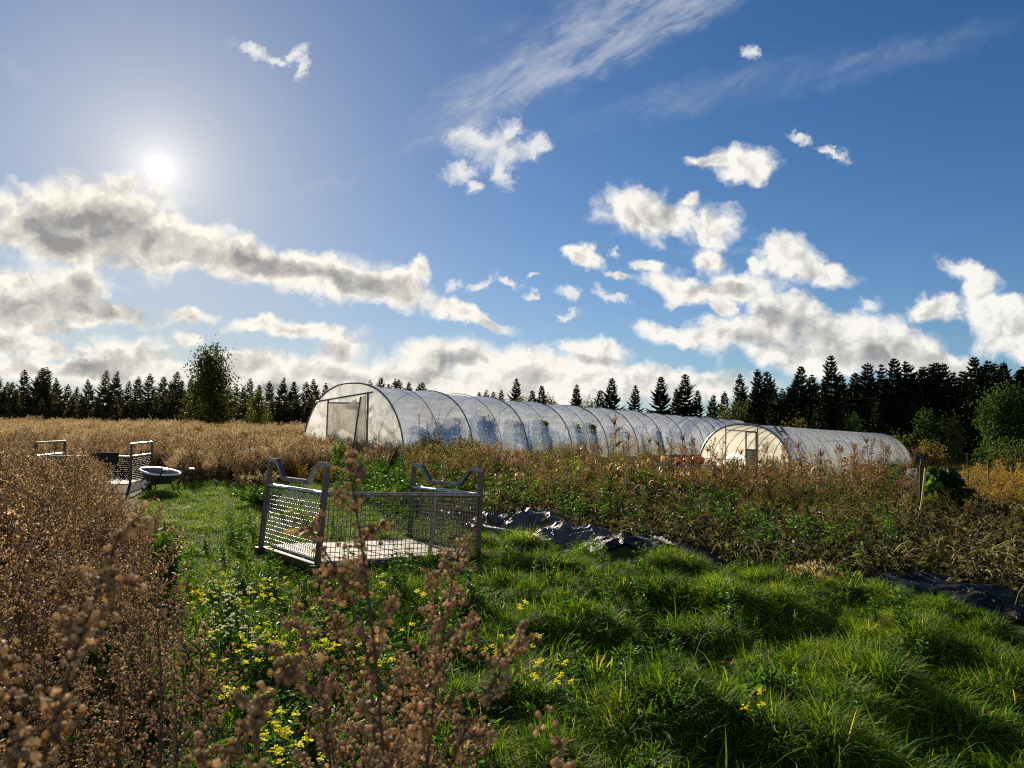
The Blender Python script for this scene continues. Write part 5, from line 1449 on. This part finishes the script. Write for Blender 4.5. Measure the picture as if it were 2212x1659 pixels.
# slender rusty weed stalks standing above the growth
def stalk(seed, h=1.5):
    rg = np.random.default_rng(seed); st = MB(); sd = MB()
    q = np.linspace(0, 1, 6); ax = np.stack([rg.normal(0, .06) * q ** 2, rg.normal(0, .06) * q ** 2, h * q], 1); st.tube(ax, np.linspace(.009, .003, 6), 4, .4)
    for i in range(9):
        u = .42 + .5 * rg.random(); p0 = np.array([np.interp(u, q, ax[:, j]) for j in range(3)]); a = rg.random() * 6.28; L = .10 + .30 * (1 - u) * rg.random() + .08
        e = p0 + np.array([.45 * L * math.cos(a), .45 * L * math.sin(a), L]); st.tube([p0, (p0 + e) / 2 + np.array([.03 * math.cos(a), .03 * math.sin(a), -.01]), e], .0028, 3, .5, False)
        m = 30; s = .25 + .75 * rg.random((m, 1)); sd.leaves(p0 + (e - p0) * s + rg.normal(0, .012, (m, 3)), rg.normal(size=(m, 3)) + np.array([0, 0, .8]), .026, .014, .4, np.clip(rg.normal(.5, .2, m), 0, 1), rg, .2)
    m = 70; s = .62 + .38 * rg.random(m); P = np.stack([np.interp(s, q, ax[:, j]) for j in range(3)], 1)
    sd.leaves(P + rg.normal(0, .012, (m, 3)), rg.normal(size=(m, 3)) + np.array([0, 0, .8]), .028, .015, .4, np.clip(rg.normal(.45, .2, m), 0, 1), rg, .2)
    m = 8; s = .1 + .6 * rg.random(m); P = np.stack([np.interp(s, q, ax[:, j]) for j in range(3)], 1); sd.leaves(P, rg.normal(size=(m, 3)) + np.array([0, 0, -.8]), .16, .05, .5, np.clip(rg.normal(.7, .2, m), 0, 1), rg, .4)
    return st, sd
M_RUSTW = veg('rusty_weed', [(0, (.035, .018, .010)), (.4, (.12, .055, .028)), (.75, (.26, .13, .06)), (1, (.46, .33, .19))], transl=.34, rnd=.3, patch=.1, rough=.6, spec=.15, tgain=1.4, tb=.7)
STK = []
for i in range(5):
    o = thing('weed_stalk', 'slender rusty weed stalk rising above the growth before the tunnels', 'weed stalk', (0, 0, 0), 0, 'slender rusty weed stalks'); a, b = stalk(640 + i); part(a, 'stem', M_STEM, o, True); part(b, 'seeds', M_RUSTW, o); STK.append(o)
for i in range(64):
    x = rc.uniform(1440, 1950) if i < 46 else rc.uniform(1060, 1440); y = rc.uniform(945, 1010) + max(0, 1500 - x) * .05; d = rc.uniform(13.5, 19)
    p = at(x, y, d); z0 = gz(p.x, p.y); s = max(.4, (p.z - z0) / 1.5); tl = tuple(rc.normal(0, .07, 2)); k = STK[i % 5]
    if i < 5: k.location = (p.x, p.y, z0); k.scale = (s,) * 3; k.rotation_euler = (*tl, i)
    else: dup(k, (p.x, p.y, z0), rc.random() * 6, s, None, None, tl)


# ------------------------------------------------------------------ single bushes and weeds by the tunnels
def twiggy(seed, h, wid, ns=26, leafy=0, tint=.5):
    rg = np.random.default_rng(seed); st = MB(); lf = MB()
    for i in range(ns):
        a = rg.random() * 6.283; r = wid * math.sqrt(rg.random()); L = h * (1 - .35 * r / wid) * (.75 + .3 * rg.random()); q = np.linspace(0, 1, 5)
        ax = np.stack([np.cos(a) * (.25 * r + .75 * r * q ** 1.3), np.sin(a) * (.25 * r + .75 * r * q ** 1.3), L * q], 1)
        st.tube(ax, np.linspace(.007, .003, 5), 3, .5, False)
        m = 46; s = .25 + .75 * rg.random(m); P = np.stack([np.interp(s, q, ax[:, j]) for j in range(3)], 1)
        dv = np.stack([rg.normal(0, .5, m), rg.normal(0, .5, m), .9 + 0 * s], 1)
        lf.leaves(P, dv, .05 + .04 * rg.random(m), .010 + .004 * rg.random(m), .3, np.clip(rg.normal(tint, .15, m), 0, 1), rg, .1)
        if leafy:
            m = leafy; s = .2 + .8 * rg.random(m); P = np.stack([np.interp(s, q, ax[:, j]) for j in range(3)], 1); b = rg.random(m) * 6.28
            lf.leaves(P, np.stack([np.cos(b), np.sin(b), -.3 + 0 * b], 1), .10 + .06 * rg.random(m), .03, .3, np.clip(rg.normal(tint, .2, m), 0, 1), rg, .35)
    return st, lf
def put_bush(label, px, ptop, d, wid, seed, mat=None, leafy=0, tint=.5, ns=26, name='dry_shrub', cat='dry shrub', group=None):
    p = at(px, ptop, d); z0 = gz(p.x, p.y); h = max(.3, p.z - z0)
    a, b = twiggy(seed, h, wid, ns, leafy, tint)
    o = thing(name, label, cat, (p.x, p.y, z0), 0, group); part(a, 'stems', M_STEM, o); part(b, 'leaves', mat or M_DRY, o); return o
put_bush('tall brown twiggy shrub before the polytunnel end wall, right of the door', 822, 930, 20.0, .45, 701, ns=34)
put_bush('green leafy tall weed before the polytunnel door', 730, 928, 20.5, .32, 702, M_LEAF, 30, .6, 14, 'tall_weed', 'tall weed')
put_bush('thin brown weed at the left foot of the polytunnel door', 690, 978, 21, .35, 703, M_DRY, 8, .75)
put_bush('dark purple brown shrub at the near corner of the polytunnel', 905, 950, 22.0, .5, 704, tint=.3)
put_bush('second dark shrub against the polytunnel side, right of the corner one', 940, 960, 22.0, .45, 705, tint=.35)
put_bush('dark brown shrub in the shade along the polytunnel side', 985, 972, 21, .6, 706, tint=.35)
put_bush('big reddish brown shrub before the third polytunnel rib', 1065, 925, 19.5, .62, 707, ns=40, tint=.6)
put_bush('brown shrub right of the big reddish one', 1120, 958, 18.5, .55, 708, tint=.55)
put_bush('low olive shrub left of the big reddish one', 1020, 985, 18.5, .6, 709, M_DRY, 10, .8)
put_bush('bushy brown shrub close behind the right end of the mesh cage', 1085, 1052, 12.6, .6, 710, ns=40, tint=.55)
put_bush('green herb with yellow tip beside the corn', 1253, 968, 15.5, .22, 711, M_LEAF, 16, .8, 12, 'tall_weed', 'tall weed')
put_bush('bright green upright weed below the corn in the bed', 1257, 1075, 11.8, .16, 712, M_LEAF, 26, .75, 10, 'tall_weed', 'tall weed')
put_bush('bright green weed clump left in the bed behind the round mound', 1195, 1065, 12.6, .22, 713, M_LEAF, 24, .75, 12, 'tall_weed', 'tall weed')
put_bush('narrow green weed standing up between dry corn leaves', 1166, 1010, 13.5, .14, 714, M_LEAF, 24, .7, 9, 'tall_weed', 'tall weed')
put_bush('green leafy weed in front of the table with pumpkins', 1385, 985, 16, .4, 715, M_LEAF, 20, .7, 16, 'tall_weed', 'tall weed')
put_bush('fluffy grey green weed at the right end of the low polytunnel', 1932, 968, 17, .4, 716, M_LEAF, 8, .45, 26, 'tall_weed', 'tall weed')
put_bush('brown reedy shrub in front of the middle of the low polytunnel', 1768, 930, 18, .45, 717, tint=.7)
put_bush('pale reedy shrub before the right part of the low polytunnel', 1850, 950, 18.5, .55, 718, tint=.75)
put_bush('brown upright shrub in the field left of the polytunnel', 490, 925, 23, .55, 719, ns=34, tint=.5)
put_bush('dark green shrub at the bend of the path left of the polytunnel', 455, 960, 21, .6, 720, M_LEAF, 14, .45)
put_bush('leafy shrub at the edge of the path behind the wheelbarrow', 520, 985, 19.5, .7, 721, M_LEAF, 12, .55)
put_bush('dark shrub behind the half hidden mesh cage', 215, 970, 21, .8, 722, M_LEAF, 12, .3)
put_bush('rusty brown shrub left of the polytunnel end wall', 630, 985, 20.5, .7, 723, tint=.6)
put_bush('olive brown shrub beside the path left of the mesh cage', 560, 1015, 17.0, .6, 724, M_DRY, 16, .9)
put_bush('dark leafy shrub in the shade behind the left post of the mesh cage', 570, 1040, 13.5, .6, 725, M_LEAF, 30, .4)
put_bush('dark green weeds in the shade behind the middle of the mesh cage', 830, 1040, 14.5, .9, 726, M_LEAF, 24, .4, 40)
put_bush('light green weed leaning out behind the cage handle', 850, 1045, 12.8, .4, 727, M_LEAF, 20, .8, 18)
put_bush('dark weeds in the shade right of the cage behind its far handle', 960, 1010, 15.5, .9, 728, M_LEAF, 24, .35, 40)
put_bush('dark weeds before the corner of the polytunnel', 880, 1000, 18.5, .8, 729, M_LEAF, 20, .35, 30)
put_bush('dark nettle like plant at the edge of the thicket and the path', 345, 1128, 6.3, .28, 730, M_LEAF, 26, .35, 12, 'nettle_plant', 'nettle')
put_bush('pale seeding herb clump at the bed edge near the wide black sheet', 1765, 1232, 7.6, .30, 731, M_DRY, 0, .9, 60)
put_bush('bright green broad leaved weed in the grass at the bottom', 1655, 1565, 3.9, .12, 732, M_LEAF, 26, .6, 10, 'dock_plant', 'weed')

# orange patches of the right meadow
for i, (x, y, d, w) in enumerate(((2120, 990, 22, .9), (2180, 975, 24, 1.1), (2075, 1005, 19, .7), (2210, 1000, 21, .9), (2150, 1030, 17, .6))):
    put_bush('rusty orange herb clump in the right meadow', x, y, d, w, 740 + i, M_FIELD, 14, .85, 34, group='orange clumps of the meadow')


# ------------------------------------------------------------------ things in the bed
M_PUMP = plain('pumpkin_skin', (.60, .15, .025), .45, 0, .4, .12, 5.)
M_PALE = plain('pale_squash', (.62, .50, .30), .5, 0, .4, .12, 5.)
def pumpkin(label, loc, r, mat=None, flat=.78, group=None):
    o = thing('pumpkin', label, 'pumpkin', loc, 0, group)
    th = np.linspace(0.02, math.pi - .02, 14); ph = np.arange(40) * 2 * math.pi / 40; T, F = np.meshgrid(th, ph, indexing='ij')
    rr = r * (1 - .09 * np.abs(np.cos(F * 5)) * np.sin(T)) * (1 - .25 * np.exp(-(T / .35) ** 2))
    mb = MB(); mb.grid(np.stack([rr * np.sin(T) * np.cos(F), rr * np.sin(T) * np.sin(F), r * flat + rr * np.cos(T) * flat], -1), wrap=True); part(mb, 'body', mat or M_PUMP, o, True)
    mb = MB(); mb.tube([(0, 0, r * flat * 1.65), (.1 * r, 0, r * flat * 2.0), (.3 * r, .05 * r, r * flat * 2.25)], [.16 * r, .10 * r, .11 * r], 6, .5); part(mb, 'stalk', M_BED, o, True)
    return o
p = at(1480, 1003, 21.5); zt = p.z
tb = thing('table', 'dark topped garden table on white legs holding pumpkins by the polytunnel', 'table', (p.x, p.y, gz(p.x, p.y)), R(-8))
z1 = zt - gz(p.x, p.y)
mb = MB(); mb.box((0, 0, z1 - .02), (1.75, .8, .035)); part(mb, 'table_top', M_BLACK, tb)
for x in (-.8, .8):
    for y in (-.35, .35):
        mb = MB(); mb.tube([(x, y, z1 - .04), (x * 1.02, y, z1 * .5), (x * 1.04, y, 0)], .022, 6); part(mb, 'leg', M_RIM, tb, True)
mb = MB(); mb.tube([(-.81, -.35, z1 * .3), (0, -.36, z1 * .3), (.81, -.35, z1 * .3)], .016, 6); part(mb, 'brace', M_RIM, tb, True)
for dx, r, m, lab in ((-.42, .17, M_PALE, 'pale squash at the left end of the row on the table'), (-.14, .16, M_PUMP, 'orange pumpkin next to the pale squash on the table'), (.16, .16, M_PUMP, 'orange pumpkin second from the right on the table'), (.44, .20, M_PUMP, 'largest orange pumpkin at the right of the row on the table')):
    pumpkin(lab, (p.x + dx - .1, p.y + dx * -.14 - .1, zt), r, m, .7, 'pumpkins on the table')
p = at(1530, 1023, 19.5)
M_WBOX = plain('white_plastic', (.74, .75, .76), .4, 0, .4, .06)
def crate(name, label, cat, px, py, d, sx, sy, sz, mat, rot=0, slots=True):
    p = at(px, py, d); o = thing(name, label, cat, (p.x, p.y, gz(p.x, p.y) + .02), rot)
    mb = MB(); w = .02
    mb.box((0, 0, w / 2), (sx, sy, w))
    for s in (-1, 1):
        for k in range(3 if slots else 1):
            hh = sz / (3 if slots else 1); g = .02 if slots else 0
            mb.box((s * (sx / 2 - w / 2), 0, w + .002 + hh * (k + .5)), (w, sy, hh - g)); mb.box((0, s * (sy / 2 - w / 2), w + .002 + hh * (k + .5)), (sx - 2 * w - .004, w, hh - g))
    for a in (-1, 1):
        for b in (-1, 1): mb.box((a * (sx / 2 + .004), b * (sy / 2 + .004), sz / 2 + w), (.03, .03, sz + .01))
    part(mb, 'body', mat, o)
    mb = MB(); mb.tube([(sx / 2 + .01, -sy * .2, sz), (sx / 2 + .03, 0, sz), (sx / 2 + .01, sy * .2, sz)], .012, 6); part(mb, 'handle', mat, o, True)
    return o
crate('crate', 'white plastic crate standing below the table with pumpkins', 'crate', 1536, 1045, 19.5, .55, .35, .3, M_WBOX, .2)
cr2 = at(1536, 1022, 19.5)
M_ORC = plain('orange_plastic', (.50, .075, .022), .5, 0, .4, .12)
crate('crate', 'orange slatted crate lying at the foot of the squash heap', 'crate', 2068, 1128, 14.2, .46, .34, .20, M_ORC, .15)
p = at(1947, 1140, 14.0); pumpkin('lone orange pumpkin lying among the wilted vines', (p.x, p.y, gz(p.x, p.y) + .12), .10)
p = at(2097, 1128, 14.4); pumpkin('small orange pumpkin at the right of the orange crate', (p.x, p.y, gz(p.x, p.y) + .12), .07)
# white board at the far tunnel's end
p = at(1966, 1000, 21.0); mb = MB(); mb.box((0, 0, .3), (.32, .03, .5)); mb.box((-.1, .05, .15), (.04, .04, .6)); mb.box((.1, .05, .15), (.04, .04, .6))
o = mb.build('board', M_WBOX); o.location = (p.x, p.y, gz(p.x, p.y) + .3); o.rotation_euler = (.15, 0, .2); tag(o, 'small whitish board on stakes near the end of the low polytunnel', 'board')

# sprinkler post and leaning stick
M_WOODD = plain('dark_wood', (.035, .026, .020), .8, 0, .2, .2, 10.)
M_WOODY = plain('pale_stick', (.42, .33, .13), .7, 0, .2, .15, 10.)
p = at(1990, 990, 13.0); z0 = gz(p.x, p.y); h = p.z - z0
sp = thing('sprinkler_post', 'dark post with a black sprinkler head standing in the bed', 'sprinkler', (p.x, p.y, z0))
mb = MB(); mb.tube([(-.03, 0, -.1), (-.02, 0, h * .5), (0, 0, h - .12)], .032, 8); part(mb, 'post', M_WOODD, sp, True)
mb = MB(); mb.tube([(0, 0, h - .12), (.01, 0, h - .06), (0, 0, h)], [.02, .026, .018], 8); mb.tube([(-.11, 0, h - .0), (0, .01, h + .012), (.13, 0, h - .01)], .014, 6); mb.tube([(-.06, -.04, h + .03), (0, 0, h + .035), (.06, .04, h + .03)], .010, 6); part(mb, 'sprinkler_head', M_BLACK, sp, True)
p1 = at(1999, 1012, 12.9); p2 = at(1977, 1118, 12.8); st = MB(); pz = gz(p2.x, p2.y)
st.tube([(0, 0, 0), ((p1.x - p2.x) * .5, 0, (p1.z - pz) * .5), (p1.x - p2.x, p1.y - p2.y, p1.z - pz)], .019, 6); o = st.build('stick', M_WOODY, smooth=True); o.location = (p2.x, p2.y, pz); tag(o, 'pale yellow stick leaning against the sprinkler post', 'stick')
for x, y, d, lab, mt in ((2090, 982, 18, 'dark stake with a pale cap in the right meadow', M_WOODD), (2134, 1000, 17, 'reddish brown dock spike right of the dark stake', M_STEM)):
    p = at(x, y, d); z0 = gz(p.x, p.y); h = p.z - z0; mb = MB(); mb.tube([(0, 0, -.05), (.01, 0, h * .6), (0, 0, h)], [.008, .009, .012 if mt is M_WOODD else .02], 6)
    mb.tube([(0, 0, h - .02), (0, 0, h + .02), (0, 0, h + .05)], [.016, .02, .010], 8)
    o = mb.build('stake', mt, smooth=True); o.location = (p.x, p.y, z0); tag(o, lab, 'stake')
# dry branch lying slantwise
q1 = at(1815, 1075, 13.5); q2 = at(1915, 1015, 14.5); mb = MB(); mid_ = (q1 + q2) / 2 + Vector((0, 0, .06)); mb.tube([q1 - q1, mid_ - q1, q2 - q1], [.014, .011, .006], 5)
rb = np.random.default_rng(8); n = 60; s = .5 + .5 * rb.random((n, 1)); mb.leaves(np.array(q2 - q1) * s + rb.normal(0, .05, (n, 3)), np.array(q2 - q1) + rb.normal(0, .5, (n, 3)), .10, .01, .2, .6, rb, .1)
o = mb.build('dry_branch', M_CORN); o.location = q1; tag(o, 'long dry branch lying slantwise over the vines', 'branch')

# leafy squash heap
rg = np.random.default_rng(90)
p = at(2042, 1110, 14.6); z0 = gz(p.x, p.y); h = at(2042, 1008, 14.6).z - z0
o = thing('squash_heap', 'dark leafy squash plant climbing a pole in the right bed', 'squash plant', (p.x, p.y, z0))
mb = MB(); mb.tube([(0, 0, -.1), (.02, 0, h * .5), (0, 0, h * .96)], .02, 6, .5)
for k in range(4): mb.tube([(.45 * math.cos(k * 1.57), .45 * math.sin(k * 1.57), 0), (.2 * math.cos(k * 1.57), .2 * math.sin(k * 1.57), h * .55), (0, 0, h * .95)], .014, 5, .4)
part(mb, 'poles', M_STEM, o, True)
mb = MB(); n = 420; s = rg.random(n) ** .9; a = rg.random(n) * 6.28; r = (.60 * (1 - s) ** 1.2 + .09 + .10 * np.sin(a * 3 + s * 7)) * (.6 + .5 * rg.random(n))
P = np.stack([r * np.cos(a), r * np.sin(a), s * h], 1)
mb.leaves(P, np.stack([np.cos(a), np.sin(a), -.9 + .5 * rg.random(n)], 1), .16 + .10 * rg.random(n), .15, .35, np.clip(rg.normal(.12, .10, n), 0, 1), rg, .25); part(mb, 'leaves', M_LEAF, o)
mb = MB(); n = 60; s = rg.random(n); P = np.stack([-.28 - .30 * (1 - s) + rg.normal(0, .05, n), -.42 * (1 - s * .8) + rg.normal(0, .05, n), .06 + s * h * .7], 1)
mb.leaves(P, np.stack([rg.normal(0, .6, n) - .3, rg.normal(0, .6, n) - .6, rg.normal(.0, .4, n)], 1), .14 + .09 * rg.random(n), .15, .3, np.clip(rg.normal(.82, .1, n), 0, 1), rg, .2); part(mb, 'front_leaves', M_LEAF, o, label='bright green leaves in front')  # lighter green tint for the leaves on the near side

# ------------------------------------------------------------------ (end of the place)
